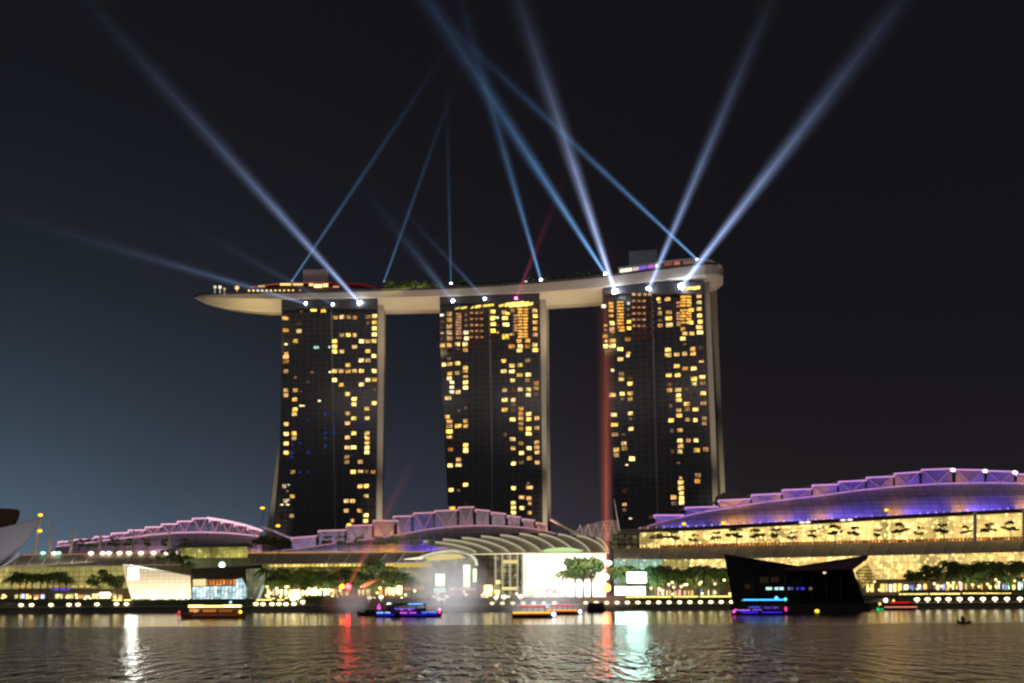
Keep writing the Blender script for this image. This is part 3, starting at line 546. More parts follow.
def brows(parent, pts_top, pts_bot, Yt, Yb, rib_dx, x0, x1, m=None, ribm=None, slant=7):
    """sloping awning slab with thin ribs across it"""
    m = m or pbr('awning_grey', (.50, .45, .38), .7, var=.12, scale=.1)
    n = max(2, int((x1 - x0) / 25)); xs = [x0 + (x1 - x0) * i / n for i in range(n + 1)]; bm = bmesh.new(); rg = []
    for x in xs:
        t, b = P(x, interp(pts_top, x), Yt), P(x, interp(pts_bot, x), Yb)
        rg.append([bm.verts.new(v) for v in (t, b, b + Vector((0, 0, -.5)), t + Vector((0, 1, -.5)))])
    for a, c in zip(rg, rg[1:]):
        for k in range(4): bm.faces.new((a[k], a[(k + 1) % 4], c[(k + 1) % 4], c[k]))
    bm.faces.new(rg[0]); bm.faces.new(rg[-1][::-1]); aw = obj('awning', bm, m, parent)
    bm = bmesh.new(); x = x0 + 4
    while x < x1 - slant:
        a = P(x + slant, interp(pts_top, x + slant) + .3, Yt) + Vector((0, -.3, .3)); b = P(x, interp(pts_bot, x) - .2, Yb) + Vector((0, -.3, .3)); tube(bm, a, b, .26, .26, 5); x += rib_dx
    obj('rib', bm, ribm or pbr('rib_grey', (.8, .75, .66), .6), aw); return aw
def band(name, parent, top_, bot, Y, th, m, x0, x1, nseg=8):
    xs = [x0 + (x1 - x0) * i / nseg for i in range(nseg + 1)]
    return obj(name, pp([(x, interp(top_, x)) for x in xs] + [(x, interp(bot, x)) for x in reversed(xs)], Y, th), m, parent)
rnd = random.Random(11)
def shops(parent, x0, x1, ytop, ybot, Y, pal, wmin=3, wmax=8, gap=(1.2, 5), skip=.15, smin=.8, smax=3.4):
    """lit shop windows of uneven size along a storey; each its own part"""
    x = x0
    while x < x1 - wmin:
        w = rnd.uniform(wmin, wmax)
        if rnd.random() > skip:
            c = rnd.choice(pal); t = ytop(x) if callable(ytop) else ytop; b = ybot(x) if callable(ybot) else ybot
            t += rnd.uniform(0, (b - t) * .35)
            obj('shop_window', pp(rect(x, t, min(x + w, x1), b), Y, .5), emi(c, round(rnd.uniform(smin, smax), 2)), parent)
        x += w + rnd.uniform(*gap)

# --- right hall ------------------------------------------------------
bR = P(830, 600, 720); mr_ = root('shopping_hall', 'long mall hall at the right with purple lit stepped roof over a yellow gallery', 'mall', (bR.x, 715, GZ), 'mall halls along the bay')
eave = [(618, 529.5), (700, 526.5), (820, 519.8), (900, 515), (1024, 508.5), (1110, 505)]
chordR = [(638, 529), (665, 521), (700, 512.5), (760, 502.5), (820, 495.5), (860, 490), (900, 486), (940, 483.5), (980, 482.6), (1024, 483), (1110, 487)]
stepsR = [(655, 683, 515.2), (686, 717, (507.6, 506.6)), (719, 750, (500.4, 499)), (752, 781, (495, 493.6)), (783, 811, (490, 489)), (813, 837, (485.2, 484.4)), (839, 865, (481.8, 480.4)), (867, 893, (477.6, 476.4)), (895, 919, (473.6, 472)), (922, 952, (469.8, 468.6)), (956, 984, (469.6, 470)), (987, 1014, (470.8, 471.6)), (1017, 1044, (474, 475)), (1047, 1075, (478, 480))]
LR_ = [(630, 655, ORNG, 700), (655, 700, PURP, 2300), (700, 722, PURP, 700), (722, 752, ORNG, 1300), (752, 776, PURP, 1200), (776, 786, ORNG, 500), (786, 815, PURP, 1500), (815, 828, ORNG, 500), (828, 890, PURP, 3000), (890, 904, ORNG, 500), (904, 955, PURP, 2800), (955, 968, ORNG, 500), (968, 1020, PURP, 3000), (1020, 1035, ORNG, 700), (1035, 1100, PURP, 3000)]
vault(mr_, eave, chordR, stepsR, 716, 732, LR_, (215, 150, 225), .95)
band('cornice', mr_, [(x, y) for x, y in eave], [(x, y + 3.6) for x, y in eave], 706, 12, pbr('cornice', (.05, .045, .035), .8), 618, 1110, 12)
gtop = [(x, y + 3.6) for x, y in eave]; gbot = [(618, 549.5), (700, 547), (820, 544.5), (1024, 539.5), (1110, 537)]
band('gallery_glazing', mr_, gtop, gbot, 712, 3, glazing((255, 224, 138), (250, 210, 124), 1.0, 4.2, 5.5, .08, (170, 124, 56), .07, 1.5), 640, 1110, 12)
band('gallery_glazing', mr_, gtop, gbot, 712, 3, glazing((130, 120, 80), (70, 62, 45), .5, 3.2, 2.4, .3, (40, 36, 28), .1, .8), 612, 640, 2)
band('gallery_floor', mr_, [(x, y - 3.2) for x, y in gbot], [(x, y + .5) for x, y in gbot], 709.5, 2, glazing((235, 160, 80), (160, 96, 50), .75, 1.7, 6, .3, (70, 40, 20), .2, 1.2), 660, 1110, 12)
brows(mr_, [(614, 549), (700, 547), (820, 544), (1024, 539.5), (1110, 537)], [(614, 559), (700, 558.5), (820, 556), (1024, 551), (1110, 549)], 706, 690, 19, 614, 1110)
lt = [(614, 559), (700, 558.5), (820, 556), (1024, 551), (1110, 549)]; lb = [(614, 603), (1110, 597)]; lm = [(614, 577), (1110, 572)]
band('upper_glazing', mr_, lt, [(614, 583), (1110, 576)], 701, 4, glazing((190, 226, 205), (150, 190, 165), .72, 3, 4, .12, (90, 100, 80), .05, .6), 614, 662, 3)
band('upper_glazing', mr_, lt, [(614, 583), (1110, 576)], 701, 4, glazing((222, 205, 120), (180, 160, 90), .62, 3, 4, .14, (90, 76, 36), .05, .7), 662, 690, 3)
band('upper_glazing', mr_, lt, [(614, 583), (1110, 576)], 701, 4, glazing((255, 224, 138), (246, 206, 122), .95, 3, 3.6, .1, (160, 120, 60), .06, 1.2), 690, 1110, 10)
band('shop_storey', mr_, [(614, 583), (1110, 576)], lb, 700, 5, pbr('shop_wall', (.24, .20, .14), .8), 614, 1110, 6)
band('floor_slab', mr_, [(614, 586.5), (1110, 578.8)], [(614, 588), (1110, 580.3)], 697.5, 2.4, pbr('slab', (.32, .27, .2), .8), 614, 1110, 6)
PALY = [(255, 224, 150), (255, 200, 110), (255, 236, 190), (240, 170, 100), (200, 190, 120)]
PALC = PALY + [(190, 235, 225), (170, 190, 250), (255, 160, 150)]
shops(mr_, 656, 736, lambda x: 589, lambda x: 595.5, 699.3, PALC, 1.4, 5, (1, 4), .2, .6, 2.6)
shops(mr_, 668, 736, lambda x: 580, lambda x: 585, 699.3, PALY, 2.5, 9, (2, 8), .3, .5, 1.5)
shops(mr_, 862, 1090, lambda x: 583 - (x - 862) * .01, lambda x: 592 - (x - 862) * .015, 699.3, PALC, 1.4, 4.5, (.8, 3), .15, .6, 3.2)
shops(mr_, 862, 1090, lambda x: 574 - (x - 862) * .015, lambda x: 579 - (x - 862) * .015, 699.3, PALY, 4, 12, (1, 3), .2, .5, 1.1)
# the teal white screens that glare beside the red column
for a in (rect(627, 572.5, 646, 582.5), rect(615, 587, 645, 594.5)):
    obj('screen', pp(a, 671, 1.2), emi((205, 255, 240), 22), mr_)
bm = bmesh.new()
for i in range(24):
    x = 624 + i * 20.6; q = P(x, interp(lt, x) + 1.2, 692); ball(bm, q, .45, 1)
obj('downlight', bm, emi((255, 226, 140), 2.5), mr_)
for x in (757, 782, 851, 1006, 1024, 975):
    y0, y1 = interp(eave, x), interp(gbot, x)
    if x in (975, 1024, 764): obj('pillar', tube(bmesh.new(), P(x, y0 + 1, 704), P(x, y1, 704), .9, .9), steel, mr_)
for x in (843, 850, 802, 808): obj('eave_lamp', ball(bmesh.new(), P(x, interp(eave, x) - 1.3 + 3, 703), .9, 1, (1.8, 1, .7)), emi((255, 226, 215), 1.4), mr_)
bm = bmesh.new()
for i in range(58):
    x = 640 + i * 8.0
    if rnd.random() > .2: ball(bm, P(x, interp(eave, x) - .7, 709), rnd.uniform(.3, .55), 1)
obj('eave_lamp', bm, emi((190, 150, 255), 1.6), mr_, kind='stuff')
for x, yy_ in ((953, 470), (985, 471), (1015, 472.5)): obj('roof_lamp', ball(bmesh.new(), P(x, yy_, 727), 1.0, 2, (1.3, 1, .9)), emi((240, 240, 255), 3), mr_)
for i, x in enumerate([657, 675, 695, 715, 737, 755, 775, 793, 814, 835, 856, 878, 900, 921, 944, 966, 989, 1011, 1032]):
    g_ = P(x, interp(gbot, x) - 1, 703); plant('pot', g_, random.uniform(1.0, 1.6), 'small dark planted tree in the row before the right hall\'s yellow gallery', 'tree', 'small trees before the right gallery')
# small sloped roof beside the right tower, behind the vault
top(obj('roof_pavilion', pp([(715, 497), (724, 492.5), (737, 491), (743, 494), (744, 503), (715, 507)], 760, 10), pbr('pav', (.22, .2, .18), .7)), 'small grey sloped roof peeking out between the right tower foot and the purple roof', 'roof')

# --- centre hall -----------------------------------------------------
bC = P(430, 600, 720); mc_ = root('shopping_hall', 'middle mall hall with pink lilac stepped roof, left of the bright glass hall', 'mall', (bC.x, 712, GZ), 'mall halls along the bay')
baseC = [(262, 552.5), (425, 552), (470, 545), (560, 541)]
chordC = [(262, 551.5), (300, 549), (330, 544), (365, 539.5), (400, 534.5), (420, 530.5), (440, 527.5), (465, 525.6), (490, 525.3), (510, 526.3), (530, 528), (545, 530.5), (556, 534)]
stepsC = [(292, 316, (538, 536)), (319, 345, (530.8, 530)), (347, 372, (525.8, 525)), (374, 397, (520.5, 520.8)), (394, 411, (516.5, 516)), (414, 433, (513.3, 512.5)), (435, 457, (511, 510)), (459, 473, (507.4, 507)), (476, 489, (509.5, 511)), (492, 505, (512.3, 514)), (508, 520, (515.6, 517.3)), (523, 534, (518.8, 520.5)), (537, 546, (522.5, 525))]
LC_ = [(270, 300, LILA, 1000), (300, 345, LILA, 1300), (345, 372, PINK, 800), (372, 402, ORNG, 900), (402, 440, PURP, 1500), (440, 470, PINK, 900), (470, 530, PINK, 1700), (530, 556, ORNG, 800)]
vault(mc_, baseC, chordC, stepsC, 722, 736, LC_, (220, 160, 175), .80)
for (a, b) in (((262, 526), (291, 538)), ((550, 519), (583, 537))): obj('rim_beam', tube(bmesh.new(), P(*a, 733), P(*b, 733), .7), pbr('rim', (.5, .42, .40), .6), mc_)
awt = [(245, 553.5), (410, 552.5), (430, 552.5)]; awb = [(245, 563.5), (410, 562.5), (430, 562)]
brows(mc_, awt, awb, 706, 690, 18, 250, 424)
obj('edge_light', tube(bmesh.new(), P(248, 552.8, 706), P(426, 551.9, 706), .3), emi((205, 150, 80), .8), mc_)
band('upper_glazing', mc_, [(262, 563.5), (410, 562)], [(262, 585), (410, 584)], 701, 4, glazing((150, 138, 70), (104, 94, 48), .55, 3, 3.4, .2, (60, 54, 28), .05, .8), 262, 402, 4)
band('light_shelf', mc_, [(268, 563.6), (402, 562.8)], [(268, 566.8), (402, 565.8)], 700, 1, glazing((255, 226, 120), (236, 200, 100), 1.0, 2.2, 9, .2, (110, 90, 40), .2, .8), 268, 400, 3)
band('floor_slab', mc_, [(256, 583.5), (410, 582.5)], [(256, 586), (410, 585)], 697, 3, glazing((160, 140, 88), (120, 104, 66), .55, 5, 9, .1, (80, 70, 44), .1, .5), 256, 420, 4)
band('shop_storey', mc_, [(250, 586), (410, 585)], [(250, 602), (410, 601)], 700, 5, pbr('shop_wall', (.24, .20, .14), .8), 250, 500, 5)
shops(mc_, 266, 402, 588, 595.5, 699.3, PALY, 3, 8, (1, 3), .15, .8, 2.4)
shops(mc_, 264, 400, 579.5, 582.5, 700, PALY, 1.5, 3, (8, 13), 0, .8, 1.3)
for a, c, s_ in ((rect(302, 588, 308, 595), (255, 236, 170), 4), (rect(310, 588.5, 329, 595), (255, 238, 180), 3.6), (rect(288, 590, 300, 598), (255, 232, 160), 3.4), (rect(386, 586, 402, 594), (255, 226, 150), 3)): obj('shop_window', pp(a, 693, 1), emi(c, s_), mc_)

# --- glass entrance hall with curved canopy -------------------------------
bH = P(520, 600, 700); hh = root('entrance_hall', 'glaring white glass entrance hall under a fan of curved canopy ribs', 'hall', (bH.x, 700, GZ))
ct = [(423, 543), (450, 540.5), (480, 538), (520, 535.5), (560, 536), (590, 538.5), (610, 541.5)]; cb_ = [(470, 553.8), (520, 553), (610, 552.4)]
bm = bmesh.new(); N = 14; g2 = []
for i in range(N + 1):
    u = i / N; xt = 423 + u * (609 - 423); xb = 472 + u * (609 - 472); row = []
    for j in range(6):
        v = j / 5; x = xt + (xb - xt) * v; y = interp(ct, xt) + (interp(cb_, xb) - interp(ct, xt)) * (v ** 1.5); row.append(P(x, y, 722 - 36 * v))
    g2.append(row)
vs = [[bm.verts.new(p) for p in r_] for r_ in g2]; vb = [[bm.verts.new(p + Vector((0, .4, -.6))) for p in r_] for r_ in g2]
for i in range(N):
    for j in range(5):
        bm.faces.new((vs[i][j], vs[i + 1][j], vs[i + 1][j + 1], vs[i][j + 1])); bm.faces.new((vb[i][j], vb[i][j + 1], vb[i + 1][j + 1], vb[i + 1][j]))
for i in range(N):
    for j in (0, 5): bm.faces.new((vs[i][j], vs[i + 1][j], vb[i + 1][j], vb[i][j]))
for j in range(5):
    for i in (0, N): bm.faces.new((vs[i][j], vs[i][j + 1], vb[i][j + 1], vb[i][j]))
cano = obj('canopy', bm, pbr('canopy_glass', (.5, .47, .34), .5, var=.3, scale=.2), hh)
for k in range(10):
    xa = 424 + k * 19.2; xb = min(476 + k * 16.2, 608); pts = []
    for j in range(7):
        v = j / 6; x = xa + (xb - xa) * (1 - (1 - v) ** 1.25); y = interp(ct, xa) + (interp(cb_, xb) - interp(ct, xa)) * (v ** 1.6) + .3; pts.append(P(x, y, 722 - 36 * v) + Vector((0, -.8, .9)))
    obj('canopy_rib', path_tube(bmesh.new(), pts, .5), emi((214, 204, 168), .62), cano)  # rib brightness put in as emission; the ribs are no lamps
obj('edge_beam', path_tube(bmesh.new(), [P(x, interp(ct, x), 723) for x in range(423, 611, 12)], .9), darksteel, cano)
obj('soffit_light', pp([(541, 551), (548, 548.6), (560, 547.4), (572, 547.8), (584, 550.5), (580, 551.8), (545, 552)], 684, .6), emi((205, 235, 160), 1.0), cano)
area('canopy_light', P(540, 560, 668), P(530, 545, 700), 90, 6, 11000, (1, .9, .66), hh)
obj('main_glazing', pp([(523, 553.3), (606, 552.8), (606, 597), (523, 598)], 700, 6), glazing((255, 250, 226), (252, 244, 208), 1.9, 2.9, 3.4, .16, (226, 212, 168), .03, .5), hh)
obj('kiosk_light', pp([(556, 590), (562, 586), (572, 585), (578, 582), (598, 582), (602, 596), (553, 596)], 690, 3), emi((255, 250, 226), 3.2), hh)  # glowing panels added for the white glare at the hall's foot
obj('kiosk_light', pp([(546, 589), (556, 588), (558, 594), (545, 594)], 689, 2), emi((255, 190, 180), 1.3), hh)
obj('side_glazing', pp([(494, 554), (523, 553.5), (523, 598), (494, 598)], 702, 6), glazing((190, 172, 120), (110, 100, 72), .62, 3.2, 2.9, .3, (70, 62, 44), .12, 1.0), hh)
for x in (495.5, 502.5, 510, 517.5, 522.5): obj('column', tube(bmesh.new(), P(x, 597, 697), P(x, 554.5, 697), .42), emi((205, 205, 175), .7), hh)  # light on the columns put in as emission
for a, s_ in ((rect(503, 560, 518, 563.5), .9), (rect(502, 587, 517, 590), 1.1), (rect(494, 590, 500, 594), 2.0), (rect(484, 585, 492, 596), 3.6), (rect(496, 580, 500, 584), 1.5)):
    obj('lit_panel', pp(a, 696, .7), emi((255, 226, 150), s_), hh)
obj('link_wall', pp([(477, 553.5), (494, 553.5), (494, 598), (477, 598)], 703, 6), glazing((120, 98, 80), (92, 80, 68), .45, 6, 4, .3, (60, 50, 42), .1, .2), hh)
# curved side hall left of it
bS = P(440, 600, 698); sh = root('curved_hall', 'rounded glass hall left of the white entrance hall, behind the fountain spray', 'hall', (bS.x, 698, GZ))
arc = [(398, 568), (410, 562), (421, 557.5), (432, 554), (442, 552), (452, 551), (462, 552), (470, 555), (475.5, 560), (477, 566)]
obj('glazing', pp(arc + [(477, 599), (398, 599)], 698, 10), glazing((186, 180, 140), (150, 146, 116), .62, 3.2, 3.2, .1, (110, 106, 84), .06, .6), sh)
obj('roof_rim', path_tube(bmesh.new(), [P(x, y - .6, 697) for x, y in arc], .7), pbr('rim_white', (.75, .8, .72), .5), sh)
for a, c, s_ in ((rect(435.5, 574, 445, 586), (235, 255, 215), 3.6), (rect(434, 588, 446, 592.5), (215, 250, 230), 2.2), (rect(463.5, 565, 470, 587), (235, 255, 200), 3.4), (rect(473, 569, 476.5, 582), (220, 255, 190), 3.0), ([(425, 557.5), (440, 554), (460, 554), (466, 558), (450, 559.5), (428, 561)], (226, 200, 90), 1.1), ([(398, 564), (404, 559), (424, 556.5), (420, 560.5)], (255, 238, 200), 1.5), (rect(393, 563, 432, 567), (220, 190, 80), .9), (rect(404, 588, 425, 590), (240, 170, 130), .9), (rect(448, 588, 476, 590.2), (255, 190, 140), 1.3), (rect(440, 593, 470, 595), (220, 140, 110), .8)):
    obj('lit_panel', pp(a, 694.5, 2.0), emi(c, s_), sh)
area('rim_light', P(440, 560, 680), P(445, 552, 697), 40, 2, 500, (.9, 1, .85), sh)
# far vault behind
bF = P(592, 540, 760); fv = root('far_vault', 'dim grey lilac trussed vault end behind the entrance hall, crossed by the red beam', 'roof', bF)
obj('roof', pp([(566, 538), (574, 531), (584, 526), (596, 522), (610, 519.5), (618, 521), (618, 541), (566, 541)], 758, 14), SKIN, fv)
for i in range(5): obj('truss', tube(tube(bmesh.new(), P(576 + i * 8, 537, 756.5), P(580 + i * 8, 525 - i, 756.5), .3), P(580 + i * 8, 525 - i, 756.5), P(584 + i * 8, 537, 756.5), .3), steel, fv)
area('vault_light', P(595, 539, 745), P(595, 528, 758), 20, 1, 420, (.8, .6, .75), fv)
top(obj('mast', tube(bmesh.new(), P(619.5, 531, 690), P(614, 499, 690), .3, .2), steel), 'thin pale slanting mast just right of the red upright beam', 'mast')

# --- left hall ---------------------------------------------------------
bL = P(120, 600, 712); ml_ = root('shopping_hall', 'left mall hall with pink edged stepped roof over a long olive lit facade', 'mall', (bL.x, 712, GZ), 'mall halls along the bay')
baseL = [(56, 553), (262, 552.5)]
chordL = [(56, 546.5), (80, 543.8), (110, 539.5), (135, 536.8), (155, 534), (175, 532.6), (200, 532), (230, 532.8), (262, 536.5)]
stepsL = [(59, 67, (541.8, 541.5)), (72, 93, (540, 539)), (95, 108, (536.8, 536.5)), (112, 127, (533.4, 532.8)), (129, 144, 530.2), (146, 160, (527.2, 527)), (162, 176, (524.2, 524)), (178, 191, (521.5, 521.2)), (193, 207, (518.6, 518.2)), (210, 220, (519.8, 520.6)), (222, 233, (521.8, 523)), (235, 246, (524.6, 526)), (248, 260, (528, 530))]
LL_ = [(60, 110, LILA, 600), (110, 165, PINK, 1200), (165, 215, LILA, 1500), (215, 262, PINK, 1100)]
vault(ml_, baseL, chordL, stepsL, 722, 736, LL_, (250, 185, 215), 1.0)
obj('rim_beam', path_tube(bmesh.new(), [P(207, 517.8, 732), P(225, 520.5, 732), P(245, 525, 732), P(263, 531, 732)], .5), emi((255, 215, 230), 1.1), ml_)
brows(ml_, [(-60, 556), (0, 555.5), (180, 553.5)], [(-60, 566), (0, 565.5), (125, 564.8), (182, 564)], 706, 690, 14, -60, 181)
obj('rear_wall', pp([(128, 557), (266, 556), (266, 600), (128, 600)], 716, 4), pbr('olive_wall', (.16, .15, .08), .8), ml_)
obj('edge_light', tube(bmesh.new(), P(22, 555, 706), P(182, 553, 706), .3), emi((196, 130, 86), .7), ml_)
band('upper_glazing', ml_, [(-60, 566), (130, 564.8)], [(-60, 590), (130, 589)], 700, 4, glazing((196, 182, 104), (166, 156, 92), .75, 3, 2.4, .12, (96, 90, 52), .03, .3), -60, 130, 5)
band('shop_storey', ml_, [(-60, 589), (130, 588)], [(-60, 603), (130, 602)], 699, 5, pbr('shop_wall', (.24, .20, .14), .8), -60, 265, 5)
shops(ml_, -20, 122, 594, 598.5, 698.3, PALY + [(200, 205, 255)], 3, 9, (.6, 3), .1, .9, 2.0)
shops(ml_, 18, 98, 585.5, 587, 698.3, PALY, 3, 9, (1, 4), .2, .7, 1.4)
obj('sign_light', pp(rect(51, 588.6, 70, 590.8), 697, .6), emi((96, 60, 230), 1.1), ml_)
obj('shop_window', pp(rect(99.5, 592, 110, 598), 697, .6), emi((255, 240, 200), 3.2), ml_)
obj('canopy', pp([(-20, 590.8), (112, 589.8), (114, 592), (-20, 593)], 690, 6), pbr('shop_canopy', (.22, .17, .12), .8), ml_)
# green glass upper storey and dark roofs on its right end
obj('gallery_glazing', pp([(180, 548), (246, 546.5), (249, 551), (247, 557.5), (178, 558)], 712, 8), glazing((190, 178, 92), (146, 140, 72), .72, 3.2, 6, .12, (96, 92, 50), .1, .8), ml_)
obj('gallery_roof', pp([(172, 545.8), (248, 543.2), (254, 546.5), (180, 548)], 708, 14), darksteel, ml_)
obj('gallery_apron', pp([(178, 558), (247, 557.5), (262, 562), (250, 567), (196, 569), (186, 562)], 704, 8), glazing((124, 124, 84), (96, 98, 68), .42, 9, 9, .06, (80, 80, 60), .05, 0), ml_)
obj('apron_lamp', ball(bmesh.new(), P(222, 565, 700), 1.5, 2), emi((235, 255, 245), 3.2), ml_)
obj('apron_lamp', ball(bmesh.new(), P(187, 562.8, 700), .9, 2, (1.4, 1, .8)), emi((220, 255, 235), 1.8), ml_)
obj('dark_roof', pp([(192, 568.5), (262, 565.2), (262, 568.5), (228, 574.5), (240, 578.5), (196, 579.5), (190, 572)], 696, 14), pbr('charcoal', (.02, .017, .015), .8), ml_)
obj('bar_window', pp([(193, 579.5), (206, 579), (206, 586), (193, 586)], 695, .8), emi((240, 210, 150), 1.3), ml_)
obj('bar_window', pp([(207, 579.8), (235, 579.5), (235, 585), (207, 585.5)], 695, .8), glazing((240, 150, 70), (190, 110, 60), 1.0, 1.6, 9, .3, (60, 30, 20), .3, .8), ml_)
obj('blue_glazing', pp([(192, 587), (236, 586), (236, 579.5), (242, 578), (248, 590), (250, 599), (192, 599)], 693, 2), glazing((232, 250, 250), (170, 205, 214), 1.15, 1.7, 7, .16, (110, 130, 130), .25, .5), ml_)
obj('slanted_glass', pp([(246, 569), (272, 568), (262, 590), (258, 599), (247, 599)], 692, 3), glazing((156, 158, 116), (120, 128, 98), .55, 2.4, 2.4, .1, (90, 92, 70), .1, .5), ml_)
obj('slanted_glass', pp([(263, 583), (266, 583), (260, 599), (257, 599)], 690, 1), emi((190, 205, 185), .8), ml_)

# --- bright crystal pavilion -------------------------------------------------
bP = P(160, 600, 668); cr_ = root('crystal_pavilion', 'faceted pavilion of glowing white glass left of the tour boat', 'pavilion', (bP.x, 668, GZ))
bm = bmesh.new(); f_ = [P(122.5, 564.3, 672), P(191, 575.5, 664), P(192, 600, 664), (P(132, 600, 664))]
a_ = [bm.verts.new(v) for v in f_]; b_ = [bm.verts.new(v + Vector((dx, 22, dz))) for v, dx, dz in zip(f_, (-5, -7, -7, -3), (-4, -3, 0, 0))]
bm.faces.new(a_); bm.faces.new(b_[::-1])
for i in range(4): bm.faces.new((a_[i], b_[i], b_[(i + 1) % 4], a_[(i + 1) % 4]))
def crystal_mat():
    m, t, o = mat('crystal_glass'); g = node(t, 'ShaderNodeNewGeometry'); q = node(t, 'ShaderNodeSeparateXYZ'); t.links.new(g.outputs['Position'], q.inputs[0])
    cb = node(t, 'ShaderNodeCombineXYZ'); t.links.new(q.outputs[0], cb.inputs[0]); t.links.new(q.outputs[2], cb.inputs[1])
    b = node(t, 'ShaderNodeTexBrick'); t.links.new(cb.outputs[0], b.inputs['Vector']); b.offset = 0
    for k, c in (('Color1', lin((255, 236, 196))), ('Color2', lin((250, 226, 180))), ('Mortar', lin((226, 196, 150)))): b.inputs[k].default_value = (*c, 1)
    b.inputs['Scale'].default_value = 1; b.inputs['Mortar Size'].default_value = .12; b.inputs['Brick Width'].default_value = 2.6; b.inputs['Row Height'].default_value = 1.5
    r = node(t, 'ShaderNodeMapRange', interpolation_type='SMOOTHSTEP'); t.links.new(q.outputs[2], r.inputs[0])      # glow set stronger low down, weaker towards the top
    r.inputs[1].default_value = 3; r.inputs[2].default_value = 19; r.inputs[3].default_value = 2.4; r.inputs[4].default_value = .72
    e = node(t, 'ShaderNodeEmission'); t.links.new(b.outputs[0], e.inputs[0]); t.links.new(r.outputs[0], e.inputs[1]); t.links.new(e.outputs[0], o.inputs[0]); return m
obj('glass_body', bm, crystal_mat(), cr_)
obj('edge_frame', path_tube(bmesh.new(), [P(123, 564, 671.5), P(191, 575.2, 663.5), P(192, 600, 663.5)], .35), steel, cr_)
obj('screen', pp(rect(128.5, 568.5, 138, 579), 662, .8), emi((250, 255, 240), 44), cr_)

# --- dark crystal pavilion -----------------------------------------------------
bD = P(795, 608, 560); dk = root('dark_pavilion', 'dark angular pavilion standing in the water before the right hall', 'pavilion', (bD.x, 575, 0))
black = pbr('black_glass', (.010, .009, .010), .6, var=.3, spec=.15)
def wedge(name, pts, th, m, shr=.0):
    bm = bmesh.new(); f = [P(x, y, Y) for x, y, Y in pts]; c = sum(f, Vector()) / len(f)
    a = [bm.verts.new(v) for v in f]; b = [bm.verts.new(v + Vector(((c.x - v.x) * shr + c.x / c.y * th, th, 0))) for v in f]
    bm.faces.new(a); bm.faces.new(b[::-1]); n = len(a)
    for i in range(n): bm.faces.new((a[i], b[i], b[(i + 1) % n], a[(i + 1) % n]))
    return obj(name, bm, m, dk)
wedge('wall', [(724, 554, 574), (803, 566.5, 560), (800, 611.5, 560), (734, 611.8, 568)], 26, black, .1)
wedge('wall', [(790, 568, 561.5), (853, 569, 566), (867, 610, 566), (790, 611.3, 561.5)], 24, black, .1)
wedge('roof', [(783, 568.5, 556), (800, 565.5, 557), (868, 555, 566), (868, 558.5, 566), (853, 569.3, 562), (790, 571, 556)], 24, pbr('plum_roof', (.13, .08, .10), .45), 0)
bs = wedge('plinth', [(731, 604, 557), (869, 603, 560), (871, 611.4, 560), (730, 612.2, 557)], 36, pbr('plinth', (.03, .028, .026), .8), 0)
wedge('flank_glass', [(855, 572, 568), (868, 563, 574), (876, 580, 578), (862, 588, 572)], 1, glazing((240, 205, 110), (170, 140, 76), .8, 1.2, 1.2, .2, (50, 40, 20), .2, .6))
for x0, x1, c, s_ in ((766, 772, (190, 250, 225), 1.2), (774.5, 778.5, (190, 245, 235), 1.2), (779.5, 783.5, (190, 245, 235), 1.4), (788, 790, (150, 160, 220), .7), (791, 793, (110, 120, 190), .5), (796, 799, (80, 70, 210), .6), (801, 804.5, (66, 60, 235), .9), (809, 812, (150, 120, 110), .6)):
    obj('window', pp(rect(x0, 587.2, x1, 589.9), 555.5, .6), emi(c, s_), dk)
obj('window', ball(bmesh.new(), P(824.5, 572.8, 555), .55, 1, (1.3, 1, .8)), emi((235, 200, 150), 1.6), dk)
for x in (752, 768, 785, 812, 826, 840): obj('mullion', tube(bmesh.new(), P(x, 575, 557.5), P(x + 1, 603, 557.5), .14), darksteel, dk)
for x0, x1, y0, y1 in ((760, 768, 577, 583), (771, 779, 577, 582), (745, 750, 584, 589)): obj('window', pp(rect(x0, y0, x1, y1), 556.5, .5), emi((60, 44, 34), .45), dk)
top(obj('arched_footbridge', path_tube(bmesh.new(), [P(866 + i * 6, 606 - 6.5 * math.sin(math.pi * min(1, (i + 2) / 12)), 600) for i in range(5)], .8), concrete), 'short pale arched footbridge right of the dark angular pavilion', 'footbridge')

# --- museum petals -------------------------------------------------------------
bM = P(-20, 580, 560); mu = root('petal_building', 'curved petal shaped building shells at the left edge', 'museum', (bM.x, 575, GZ))
def petal(pts, Y, th, m):
    o = obj('petal', pp(pts, Y, th), m, mu); bv = o.modifiers.new('b', 'BEVEL'); bv.width = 1.2; bv.segments = 2; return o
petal([(-60, 505), (0, 508.2), (12, 508.6), (20, 509.2), (20.3, 513), (18.5, 519), (16, 524.5), (0, 528.5), (-60, 540)], 590, 5, pbr('petal_brown', (.16, .10, .07), .8))
petal([(-60, 532), (0, 527.5), (16, 524), (28, 520.2), (38, 518.2), (40, 519), (37, 526), (31, 535), (23, 544.5), (14, 553), (0, 563), (-60, 590)], 572, 4, pbr('petal_grey', (.62, .60, .62), .7, var=.08))
petal([(-60, 592), (0, 564), (12, 556.5), (21, 549), (20, 556), (6, 566), (-60, 600)], 567, 2, pbr('petal_rim', (.75, .72, .75), .7))
area('petal_light', P(5, 575, 545), P(10, 545, 575), 20, 4, 2000, (.95, .9, 1), mu)

